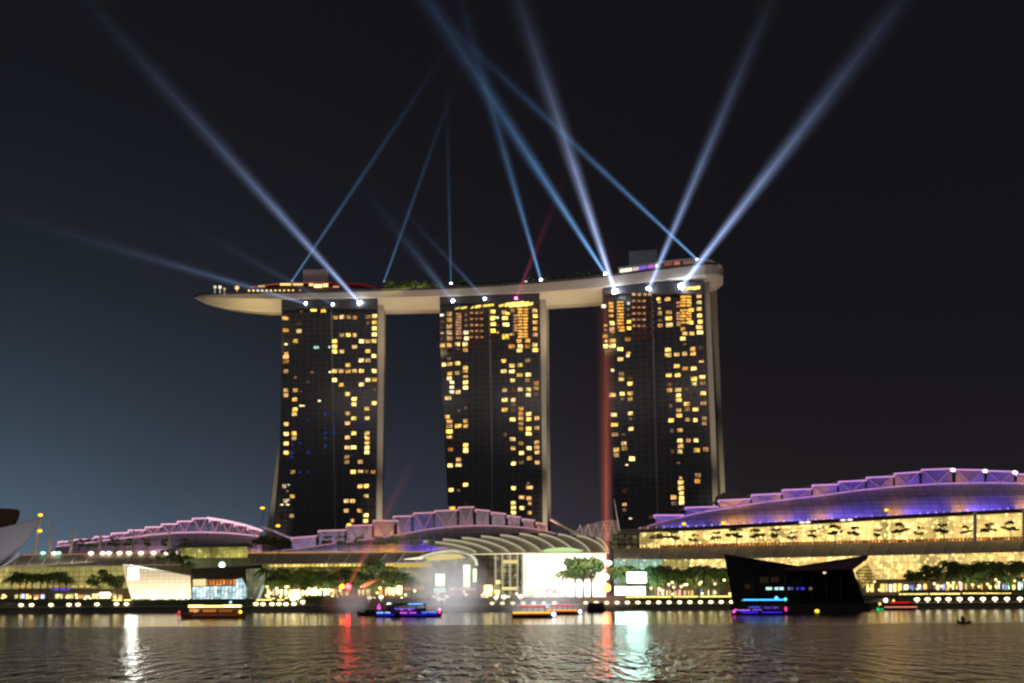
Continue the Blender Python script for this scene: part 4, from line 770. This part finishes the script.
# --- masts and lamp posts ----------------------------------------------------------
for (xa, ya, xb, yb, r0, lb) in ((34, 554, 41, 515, .9, 'slanting pale mast with two amber lamps beside the petal building'), (49, 553, 53, 522, .9, 'slanting pale mast second from the petal building, brightest at its foot'), (70, 553.5, 74.5, 529, .8, 'slanting pale mast between two amber lit and upright ones on the left awning'), (99, 553, 101.5, 528, .8, 'slanting pale mast at the low end of the left stepped roof'), (133, 552, 133.5, 529, .45, 'thin pale upright pole before the left stepped roof'), (169, 552, 169.5, 532, .8, 'pale pillar standing before the middle of the left stepped roof')):
    b = P(xa, ya, 700); t = root('mast', lb, 'mast', b)
    obj('pole', tube(bmesh.new(), b, P(xb, yb, 700), r0, r0 * .55), pbr('mast_paint', (.55, .48, .42), .6), t)
    if xa == 34:
        for (x, y) in ((40.5, 515, ), (39.8, 530.8)): obj('amber_lamp', ball(bmesh.new(), P(x, y, 698.5), .8, 2, (1.5, 1, .9)), emi((255, 205, 50), 2.2), t)
area('mast_light', P(60, 562, 690), P(60, 545, 700), 90, 1, 2200, (1, .85, .75))
for (x, y, yb, lb) in ((262.5, 508, 553, 'tall thin lamp post with an amber lamp left of the left tower foot'), (278, 525.8, 553, 'amber lamp post before the left tower\'s lower left corner'), (349, 524.6, 553, 'amber lamp post before the middle hall\'s left roof steps'), (684, 524, 549, 'amber lamp post before the purple roof\'s left end'), (723.5, 523, 548, 'amber lamp post before the purple roof, below the right tower\'s pale legs'), (886.5, 510, 542, 'amber lamp post before the middle of the purple roof'), (817, 585, 611, 'tiny amber lamp low over the water at the dark pavilion')):
    Yd = 697 if yb < 600 else 548; b = P(x, yb, Yd); t = root('lamp_post', lb, 'lamp post', b)
    if yb > 600:
        obj('lamp', ball(bmesh.new(), P(x, 610.8, Yd), .6, 2, (1.4, 1, .9)), emi((255, 200, 50), 2.6), t); obj('float', tube(bmesh.new(), P(x, 612.4, Yd), P(x, 611, Yd), .5, .3), darksteel, t); continue
    obj('pole', tube(bmesh.new(), b, P(x, y, Yd), .16, .1), darksteel, t)
    obj('lamp', ball(bmesh.new(), P(x, y, Yd), .75, 2, (1.5, 1, .8)), emi((255, 196, 40), 2.3), t)
def lamp_row(name, pts, Y, r, c, s_, label, group, squash=(1.5, 1, .85), post=1.2):
    first = None
    for x, y in pts:
        q = P(x, y, Y)
        if first is None:
            bm = ball(bmesh.new(), q, r, 2, squash); tube(bm, q - Vector((0, 0, post)), q, .12); o = obj(name, bm, emi(c, s_)); first = (o, o.location - q)
        else:
            o = first[0].copy(); C.objects.link(o); o.location = q + first[1]
        top(o, label, 'lamp', group)
lamp_row('globe_lamp', [(x, 553.6 - x * .005) for x in (54, 91, 102.5, 109, 119.5, 129, 141, 153.5, 166, 177)], 703, .95, (255, 238, 205), 2.4, 'white globe lamp on the left hall\'s awning edge before the stepped roof', 'globe lamps on the left awning')
lamp_row('globe_lamp', [(43, 553), (58.5, 553)], 702, .9, (170, 255, 220), 1.8, 'small green tinted lamp on the awning among the left masts', 'green lamps on the left awning')
wl = [(21, 605), (31.5, 604.9), (51, 604.8), (69, 604.6), (78, 604.5), (97, 604.3), (116.5, 604), (126.5, 604), (256, 603.8), (263, 604), (272, 604), (279, 603.8), (286, 604), (294, 603.8)]
lamp_row('wall_lamp', wl, SHORE - 1.6, .78, (255, 238, 180), 3.2, 'white oval lamp on the dark sea wall left of the fountain spray', 'sea wall lamps left of the spray', post=.9)
lamp_row('wall_lamp', [(492 + i * 10.42, 603.2 - i * .06) for i in range(24) if not 7 <= i <= 8], SHORE - 1.6, .72, (255, 240, 190), 3.0, 'white oval lamp on the sea wall between the fountain spray and the dark pavilion', 'sea wall lamps at the middle', post=.9)
lamp_row('wall_lamp', [(917, 599.3), (927.5, 599.2), (938, 599.1), (948.5, 599.1), (959.5, 599), (971, 598.9), (983, 598.9), (995, 598.8), (1007, 598.8), (1020, 598.7), (1033, 598.6)], SHORE - 1.6, .85, (255, 242, 200), 3.4, 'white oval lamp on the sea wall right of the dark pavilion', 'sea wall lamps at the right', post=1.5)
for i, (x0, x1, y, lb, s_) in enumerate(((256, 272, 600, 'yellow light tube on the terrace right of the slanted glass', 1.7), (277, 284, 600, 'short yellow light tube on the terrace before the lit shops', 1.5), (626, 671, 597, 'long yellow light tube on the terrace below the white screens', 1.9), (673.5, 698, 596.8, 'yellow light tube on the terrace, middle one between screens and dark pavilion', 1.7), (700, 732, 596.6, 'yellow light tube on the terrace beside the dark pavilion', 1.8), (899, 928, 594.3, 'yellow light tube on the right terrace below the feathery tree', 1.7), (930, 960, 593.9, 'yellow light tube on the right terrace under the palms', 1.9), (963, 1011, 593.2, 'long yellow light tube on the right terrace near the picture edge', 1.8), (112, 122, 600.2, 'short yellow light tube left of the glowing pavilion foot', 1.8), (124, 131, 600.2, 'very short yellow light tube touching the glowing pavilion foot', 1.8))):
    t = root('light_tube', lb, 'lamp', P((x0 + x1) / 2, y, 666)); obj('tube', tube(bmesh.new(), P(x0, y, 666), P(x1, y - .2, 666), .32), emi((255, 232, 130), s_), t); obj('bracket', pp(rect(x0, y + .6, x1, y + 1.6), 666.3, .5), darksteel, t)
# glittering lamps on the terrace
for x, y, r, c, s_, lb in ((293, 599, 1.1, (255, 240, 170), 3, 'bright lamp in the stair of lamps left of the spray, lowest'), (298, 597, 1.1, (255, 240, 170), 3, 'bright lamp in the stair of lamps left of the spray, topmost'), (303, 602, 1.0, (255, 240, 180), 3, 'round white lamp on the terrace just below the stair of lamps'), (369.5, 597.8, .9, (255, 250, 220), 3, 'white lamp over the purple boat\'s dark stern, left one'), (381, 597, .9, (255, 250, 220), 3, 'white lamp over the purple boat, above its pink end'), (389, 604.4, .9, (240, 250, 255), 2.6, 'white lamp right above the purple boat\'s cabin'), (439, 598.6, .9, (255, 250, 230), 3, 'white lamp inside the spray, left of the pair'), (444, 599.4, .7, (255, 240, 220), 2, 'small white lamp inside the spray, right of the pair'), (496, 597.4, .9, (255, 245, 215), 3, 'white lamp on the terrace below the entrance hall columns, left one'), (504, 597, 1.1, (255, 245, 215), 3, 'white lamp on the terrace below the entrance hall columns, middle one'), (520.5, 596.4, 1.0, (255, 245, 215), 3, 'white lamp on the terrace at the entrance hall\'s corner'), (550, 593, .9, (255, 240, 215), 2.4, 'white lamp on the terrace under the white hall\'s left half'), (604, 577, 1.9, (255, 245, 225), 4, 'large white flood lamp left of the red beam foot'), (608, 563, 1.5, (255, 240, 200), 2.5, 'flood lamp standing high in the red beam'), (600, 590, 1.3, (255, 244, 210), 3.4, 'white lamp on the terrace left of the red beam foot')):
    q = P(x, y, 664); bm = ball(bmesh.new(), q, r, 2, (1.3, 1, .85)); tube(bm, q - Vector((0, 0, 2)), q, .12); top(obj('terrace_lamp', bm, emi(c, s_)), lb, 'lamp')

r5 = random.Random(5)  # lamps strewn at random, added to make the waterfront sparkle
for (x0, x1, ya, yb, n, c, s_, lb, g_) in ((2, 122, 594, 599, 20, (255, 222, 150), 3, 'small warm lamp among the shopfronts at the left hall', 'small lamps at the left shopfronts'), (266, 402, 586, 600, 46, (255, 226, 140), 4, 'small warm lamp among the shopfronts of the middle hall', 'small lamps at the middle shopfronts'),
        (404, 524, 587, 601, 30, (255, 232, 190), 4, 'small white lamp before the curved and framed glass halls', 'small lamps before the glass halls'), (526, 612, 586, 600, 26, (255, 240, 215), 5, 'small bright lamp before the glaring white hall', 'small lamps before the white hall'),
        (650, 733, 580, 595, 20, (255, 226, 160), 3.5, 'small warm lamp under the trees left of the dark pavilion', 'small lamps left of the dark pavilion'), (868, 1040, 578, 592, 26, (255, 220, 140), 3.5, 'small warm lamp under the trees at the right hall', 'small lamps at the right hall')):
    lamp_row('shop_lamp', [(r5.uniform(x0, x1), r5.uniform(ya, yb)) for _ in range(n)], 673, .45, c, s_, lb, g_, (1.4, 1, .9), post=.8)
# --- planting along the promenade -------------------------------------------------
def gz(x, y, Y): return P(x, y, Y)
def TREE(kind, x, ytop_, Y, h, label, cat, group, dz=0):
    p = P(x, ytop_, Y); s = max(.3, (p.z - 5.5) / h); plant(kind, Vector((p.x, p.y, 5.6)), s, label, cat, group)
for i, (x, y) in enumerate([(13, 572), (20, 569.5), (27, 571), (34, 569), (41, 572), (48, 568.5), (55, 570), (61, 570.5), (67, 574)]): TREE('palm', x, y, 683 + (i % 3) * 4, 10.2, 'dark palm in the left clump before the olive facade', 'palm', 'palms before the left facade')
TREE('tree', 100, 569, 684, 12, 'thin crowned tree right of the left palm clump', 'tree', None); TREE('tree', 118, 572, 686, 12, 'dark bushy tree leaning against the glowing pavilion', 'tree', None)
for i in range(25):
    x = 267 + i * 4.3; TREE('palm', x, 566.5 + (i * 7 % 9), 682 + (i % 4) * 4, 10.2, 'green lit palm in the row before the middle hall', 'palm', 'palms before the middle hall')
TREE('tree', 375, 554.5, 676, 11.5, 'tall dark round tree between the palm row and the curved hall', 'tree', None)
for x, y in ((388, 568), (396, 567), (404, 571), (411, 574)): TREE('palm', x, y, 680, 10.2, 'dark palm between the round tree and the fountain spray', 'palm', 'palms beside the spray')
TREE('tree', 591, 561, 680, 9.6, 'dark tree against the glaring hall, right of its feathery neighbour', 'tree', None); TREE('tree', 583, 563.5, 684, 9.6, 'dark tree crowding between the two larger ones against the white hall', 'tree', None); TREE('palm', 565, 567, 679, 10.2, 'feathery tree standing against the glaring white hall', 'palm', None); TREE('tree', 575, 566, 682, 9.6, 'middle dark tree of three against the glaring white hall', 'tree', None)
for i in range(27):
    x = 618 + i * 4.2; TREE('palm', x, 563.5 + (i * 5 % 9), 680 + (i % 4) * 4, 10.2, 'palm in the row between the red beam and the dark pavilion', 'palm', 'palms left of the dark pavilion')
for x0, n, a, b in ((272, 8, 576, 16.6), (655, 6, 575, 13), (955, 4, 569, 18)):
    for i in range(n): TREE('tree', x0 + i * b, a + (i * 5 % 4), 676 + (i % 3) * 3, 11.5, 'low bushy tree growing under the palms ' + {272: 'before the middle hall', 655: 'left of the dark pavilion', 955: 'at the right before the yellow facade'}[x0], 'tree', 'low trees under the palms')
TREE('tree', 932, 562, 680, 12, 'dark feathery tree between dark pavilion and right palms', 'tree', None); TREE('tree', 915, 568, 683, 12, 'low dark tree right of the dark pavilion', 'tree', None)
for i in range(20):
    x = 948 + i * 4.8; TREE('palm', x, 558.5 + (i * 5 % 7), 680 + (i % 4) * 4, 10.2, 'palm in the right row before the yellow facade', 'palm', 'palms at the right')
for x in (115, 129, 147, 165, 183): plant('pot', P(x, 551.5, 702), 1.05, 'small dark planted tree before the left stepped roof', 'tree', 'small trees on the left awning')
for x in (79, 86, 93): plant('pot', P(x, 553, 705), 1.1, 'low dark tree under the left stepped roof\'s lowest steps', 'tree', 'dark trees by the low roof steps')
for x in (325, 342, 360, 378, 395, 413, 431): plant('pot', P(x, 550.5, 702), 1.15, 'small dark planted tree before the middle stepped roof', 'tree', 'small trees on the middle awning')
for x, y in ((164, 561), (170, 559.5), (176, 562), (183, 565), (189, 567)): plant('pot', P(x, y + 6, 680), 1.3, 'dark shrubby tree above the glowing pavilion\'s sloping edge', 'tree', 'shrubby trees above the pavilion edge')
for x, y in ((256, 536), (264, 534), (272, 538), (280, 541)): o = plant('tree', P(x, 553, 706), .62 if x != 264 else .75, 'dark tree between the left and middle stepped roofs', 'tree', 'trees between the stepped roofs')
for x0, x1, yy_, pw in ((262, 400, 588, 5200), (625, 730, 587, 5200), (945, 1060, 584, 3600), (5, 70, 594, 600)):
    area('tree_light', P((x0 + x1) / 2, yy_ + 4, 668), P((x0 + x1) / 2, yy_ - 14, 686), (x1 - x0) * .48, 1, pw, (.95, 1, .55))  # unseen area lamps added to brighten the foliage
def hedge(x0, x1, y0, y1, Y, label, seed):
    r_ = random.Random(seed); bm = pp(rect(x0, y0 + .6, x1, y1), Y, 2.0)
    for i in range(int((x1 - x0) * 7)):
        p = P(r_.uniform(x0, x1), r_.uniform(y0 - .3, y1), Y - .2 + r_.random() * 2.2); s = r_.uniform(.25, .55); u = Vector([r_.gauss(0, 1) for _ in range(3)]).normalized(); v = u.orthogonal()
        bm.faces.new([bm.verts.new(p + q) for q in (u * s, v * s, -u * s, -v * s)])
    top(obj('hedge', bm, leaf), label, 'hedge')
hedge(-20, 112, 599.3, 602.5, 660, 'long dark hedge on the promenade left of the glowing pavilion', 1); hedge(133, 256, 599.3, 607, 656, 'dark hedge below the glowing pavilion behind the tour boat', 2)
hedge(305, 362, 596.5, 603, 658, 'dark hedge between the stair of lamps and the spray', 3); hedge(900, 1090, 590, 592.6, 664, 'dark clipped hedge under the right palms', 4); hedge(622, 733, 598.4, 600.4, 660, 'dark low hedge below the long light tubes', 5); hedge(895, 1090, 595.4, 597.6, 660, 'dark hedge above the right sea wall lamps', 6)

# --- fountain spray --------------------------------------------------------------
def mist(label, c, rad, dens, s_, colr, seed):
    m, t, o = mat('spray'); q = node(t, 'ShaderNodeTexCoord'); n = node(t, 'ShaderNodeTexNoise'); t.links.new(q.outputs['Object'], n.inputs['Vector']); n.inputs['Scale'].default_value = 2.2; n.inputs['Detail'].default_value = 3
    ln = node(t, 'ShaderNodeVectorMath', operation='LENGTH'); t.links.new(q.outputs['Object'], ln.inputs[0])
    d = M(t, 'SUBTRACT', 1, ln.outputs['Value'], True); d = M(t, 'MULTIPLY', M(t, 'POWER', d, .8), M(t, 'MULTIPLY', n.outputs[0], n.outputs[0])); d = M(t, 'MULTIPLY', d, dens)
    v = node(t, 'ShaderNodeVolumePrincipled'); t.links.new(d, v.inputs['Density']); v.inputs['Color'].default_value = (.95, .93, .95, 1); v.inputs['Anisotropy'].default_value = .3
    t.links.new(v.outputs[0], o.inputs['Volume']); m.cycles.volume_step_rate = .4
    bm = bmesh.new(); bmesh.ops.create_icosphere(bm, subdivisions=3, radius=1); me = bpy.data.meshes.new('fountain_spray'); bm.to_mesh(me); bm.free(); me.materials.append(m)
    ob = bpy.data.objects.new('fountain_spray', me); C.objects.link(ob); ob.location = c; ob.scale = rad; top(ob, label, 'spray', 'fountain spray', 'stuff')
    return ob
def mist_px(label, x0, x1, y0, y1, Y, dens, seed):
    a, b = P(x0, y1, Y), P(x1, y0, Y); mist(label, (a + b) / 2, ((b.x - a.x) / 2, 10, (b.z - a.z) / 2), dens, 0, None, seed)
mist_px('tall pale plume of fountain spray before the curved hall', 400, 496, 544, 642, 634, .62, 1)
mist_px('low rounded puff of spray behind the purple boat\'s stern', 318, 392, 584, 626, 634, .7, 2)
mist_px('wide low bank of spray before the entrance hall', 440, 640, 586, 618, 636, .36, 3)
for x, ty, pw, sz in ((352, 598, 190000, 26), (448, 580, 600000, 54), (545, 602, 520000, 44)):
    l = bpy.data.lights.new('fountain_light', 'SPOT'); l.energy = pw; l.color = (.93, .93, .98); l.shadow_soft_size = .5; l.spot_size = R(sz); l.spot_blend = 1
    o = bpy.data.objects.new('fountain_light', l); C.objects.link(o); q = P(x, 609, 592); o.location = (q.x, 592, 1.2); o.rotation_euler = (P(x, ty, 634) - o.location).to_track_quat('-Z', 'Y').to_euler()

# --- boats -------------------------------------------------------------------------
def hull_bm(L, B, H, bow=.25, sheer=.4, n=12):
    bm = bmesh.new(); rg = []
    for i in range(n + 1):
        t = i / n; w = B / 2 * (1 - max(0, (t - (1 - bow)) / bow) ** 2 * .92) * (1 - max(0, (.12 - t) / .12) ** 2 * .3); z = H + sheer * (2 * t - 1) ** 2
        x = (t - .5) * L
        rg.append([bm.verts.new(v) for v in ((x, -w, z), (x * .94, -w * .7, -.3), (x * .94, w * .7, -.3), (x, w, z))])
    for a, c in zip(rg, rg[1:]):
        for k in range(4): bm.faces.new((a[k], a[(k + 1) % 4], c[(k + 1) % 4], c[k]))
    bm.faces.new(rg[0]); bm.faces.new(rg[-1][::-1]); return bm
def boat(name, label, x0, x1, yw, H, hullm, canopy=None, cab=None, strips=(), lamps=(), flip=1, B=None, group=None, extra=None, roofz=None):
    a, b = PZ(x0, yw), PZ(x1, yw); c = (a + b) / 2; L = (b - a).length; B = B or L * .27
    t = root(name, label, 'boat', (c.x, c.y, 0), group)

    def put(nm, bm, m):
        bmesh.ops.transform(bm, verts=bm.verts, matrix=Matrix.Translation((c.x, c.y, 0)) @ Matrix.Diagonal((flip, 1, 1, 1))); return obj(nm, bm, m, t)
    put('hull', hull_bm(L, B, H), hullm)
    if cab:
        u0, u1, z1, m = cab; put('cabin', box(bmesh.new(), (L * (u0 + u1) / 2, 0, (H + z1) / 2), (L * (u1 - u0), B * .7, z1 - H)), m)
        for k in range(5):
            u = u0 + (u1 - u0) * (k + .5) / 5
            put('window', box(bmesh.new(), (L * u, -B * .35 - .06, (H + z1) / 2 + .15), (L * (u1 - u0) * .13, .08, (z1 - H) * .42)), pbr('boat_glass', (.10, .09, .10), .15))
        put('railing', tube(tube(bmesh.new(), (-L * .44, -B * .47, H + .75), (L * .4, -B * .47, H + .75), .05), (-L * .44, -B * .47, H), (-L * .44, -B * .47, H + .75), .05), darksteel)
    if canopy:
        u0, u1, z, m = canopy; bm = box(bmesh.new(), (L * (u0 + u1) / 2, 0, z), (L * (u1 - u0), B * .86, .22)); box(bm, (L * (u0 + u1) / 2, 0, z + .2), (L * (u1 - u0) * .94, B * .6, .2)); put('canopy', bm, m)
        for k in range(5):
            u = u0 + (u1 - u0) * (k + .15) / 4.3
            for sgn in (-1, 1): put('post', tube(bmesh.new(), (L * u, sgn * B * .4, H), (L * u, sgn * B * .4, z), .07), darksteel)
    for (u0, u1, z, c_, s_, h_) in strips: put('light_strip', box(bmesh.new(), (L * (u0 + u1) / 2, -B * .5 - .08, z), (L * (u1 - u0), .12, h_)), emi(c_, s_))
    for (u, z, r, c_, s_) in lamps: put('lamp', ball(bmesh.new(), (L * u, -B * .42, z), r, 2), emi(c_, s_))
    return t
wood = pbr('boat_wood', (.4, .17, .08), .5); blackh = pbr('boat_dark', (.03, .028, .035), .4); redc = pbr('boat_red', (.5, .05, .04), .5)
boat('tour_boat', 'brown wooden tour boat with a row of yellow lights along its canopy', 186, 242, 618.4, 1.3, wood, canopy=(-.36, .44, 3.4, wood), cab=(-.2, .38, 2.7, pbr('cabin_brown', (.28, .14, .06), .6)),
     strips=((-.36, -.12, 3.6, (255, 222, 130), 3.2, .75), (-.11, .14, 3.55, (255, 214, 120), 2.6, .65), (.15, .44, 3.6, (255, 222, 140), 3.2, .7), (-.34, -.2, 2.4, (235, 160, 90), .9, .9), (-.14, .06, 2.3, (190, 110, 50), .9, .8), (.1, .3, 2.3, (170, 90, 40), .8, .8), (-.3, .4, 1.0, (110, 56, 26), .6, .5)), lamps=((-.26, 2.2, .45, (255, 190, 140), 1.6), (.42, 1.9, .5, (255, 215, 40), 2.6), (.27, 4.7, .4, (150, 215, 255), 2.2), (-.5, 1.9, .45, (235, 60, 70), 1.1), (-.52, .9, .35, (230, 50, 70), .9)))
boat('tour_boat', 'purple and blue lit tour boat before the fountain spray', 379, 439, 617, 1.3, blackh, canopy=(-.3, .26, 3.6, blackh), cab=(-.25, .25, 2.6, pbr('cabin_violet', (.16, .10, .25), .6)),
     strips=((-.46, -.36, 1.35, (120, 170, 255), 2.4, .3), (-.34, -.26, 1.35, (120, 170, 255), 2.2, .3), (-.12, -.01, 1.3, (235, 90, 225), 1.5, .3), (.02, .12, 1.3, (215, 90, 235), 1.3, .3), (.2, .28, 1.35, (70, 120, 255), 1.9, .3), (.3, .42, 1.35, (70, 120, 255), 1.7, .3), (-.46, -.2, .75, (50, 30, 230), 1.0, .3), (-.1, .44, .75, (60, 30, 220), .8, .3), (.0, .22, 3.9, (90, 170, 255), 1.7, .4), (-.2, .1, 2.5, (120, 90, 210), .9, .5)), lamps=((-.43, 2.8, .65, (240, 90, 220), 1.1), (-.43, 3.6, .45, (235, 90, 220), 1.0), (.46, 2.2, .4, (255, 180, 200), 2.0), (.46, 1.5, .5, (255, 80, 160), 1.4), (-.1, 2.4, .4, (255, 160, 255), 1.5), (.02, 2.4, .4, (255, 140, 255), 1.4)))
boat('tender', 'low unlit dark boat left of the purple tour boat', 359, 381, 615.6, 1.0, blackh, cab=(-.2, .4, 1.9, blackh))
for x0, x1, yw, lb, g_ in ((513, 553, 617.8, 'red canopied boat with yellow hull stripe, nearer of the overlapping pair', 0), (546, 579, 614.6, 'red canopied boat with yellow hull stripe, farther of the overlapping pair', 1)):
    boat('river_boat', lb, x0, x1, yw, 1.4, blackh, canopy=(-.3, .3, 2.9, redc), strips=((-.47, .42, 1.45, (255, 196, 70) if not g_ else (250, 160, 70), 1.5, .45), (-.46, .42, 1.0, (190, 80, 30), .7, .3), (-.3, .3, 3.0, (225, 30, 50), 1.1, .45)), lamps=((.48, 1.0, .65, (190, 205, 255), 4.0),) + (((.33, 3.2, .4, (150, 180, 255), 2.0),) if not g_ else ()), group='red and yellow river boats')
boat('workboat', 'small unlit dark boat with rounded cabin right of the red canopied pair', 588, 604, 612.3, 1.6, blackh, cab=(-.42, .42, 3.6, pbr('grey_cabin', (.05, .045, .055), .7)))
boat('tour_boat', 'blue lit tour boat with pink ends before the dark pavilion', 731, 793, 615, 1.2, blackh, canopy=(-.3, .38, 4.4, blackh), cab=(-.2, .3, 2.9, pbr('cabin_violet', (.16, .10, .25), .6)),
     strips=((-.3, .34, 4.6, (60, 170, 255), 2.4, .45), (-.34, -.08, .8, (60, 40, 235), 1.4, .3), (-.02, .3, .8, (60, 40, 235), 1.2, .3), (-.4, -.2, 1.5, (170, 100, 255), 1.5, .3), (-.17, -.02, 1.6, (130, 90, 255), 1.1, .3), (.02, .12, 2.2, (110, 70, 240), .9, .35), (.15, .24, 2.2, (150, 80, 230), .7, .35), (-.2, -.05, 2.4, (80, 90, 255), 1.0, .3)), lamps=((-.45, 1.1, .5, (255, 90, 200), 1.5), (-.42, 1.6, .35, (255, 120, 200), 1.2), (.36, 2.0, .5, (250, 60, 130), 1.3), (.36, 1.4, .4, (250, 60, 160), 1.1), (.22, 5.1, .55, (90, 210, 255), 2.2), (.36, 4.7, .5, (80, 240, 190), 1.8)), flip=1)
boat('river_boat', 'flat boat with red canopy and green bow lamp right of the dark pavilion', 878, 916, 610.3, 1.3, blackh, canopy=(-.2, .3, 3.0, redc), strips=((-.35, .48, 1.3, (235, 130, 90), 1.2, .45), (-.2, .3, 3.1, (225, 20, 30), 1.2, .45)), lamps=((-.3, 4.0, .9, (255, 240, 200), 3.4), (-.45, 2.6, .6, (255, 210, 90), 1.8), (-.5, .5, .7, (40, 180, 100), 1.3), (-.4, .4, .6, (40, 170, 100), 1.1), (-.1, 3.9, .5, (255, 230, 120), 1.6)))
t = boat('dinghy', 'tiny dark dinghy with an upright hump alone on the right water', 956.5, 972, 623.4, .30, pbr('dinghy_grey', (.04, .045, .04), .6)); c = rloc(t)
obj('engine_cover', ball(ball(bmesh.new(), c + Vector((-.2, 0, .75)), .42, 2, (1, .8, 1.2)), c + Vector((-.25, 0, 1.3)), .24, 2), pbr('dinghy_grey', (.04, .045, .04), .6), t)
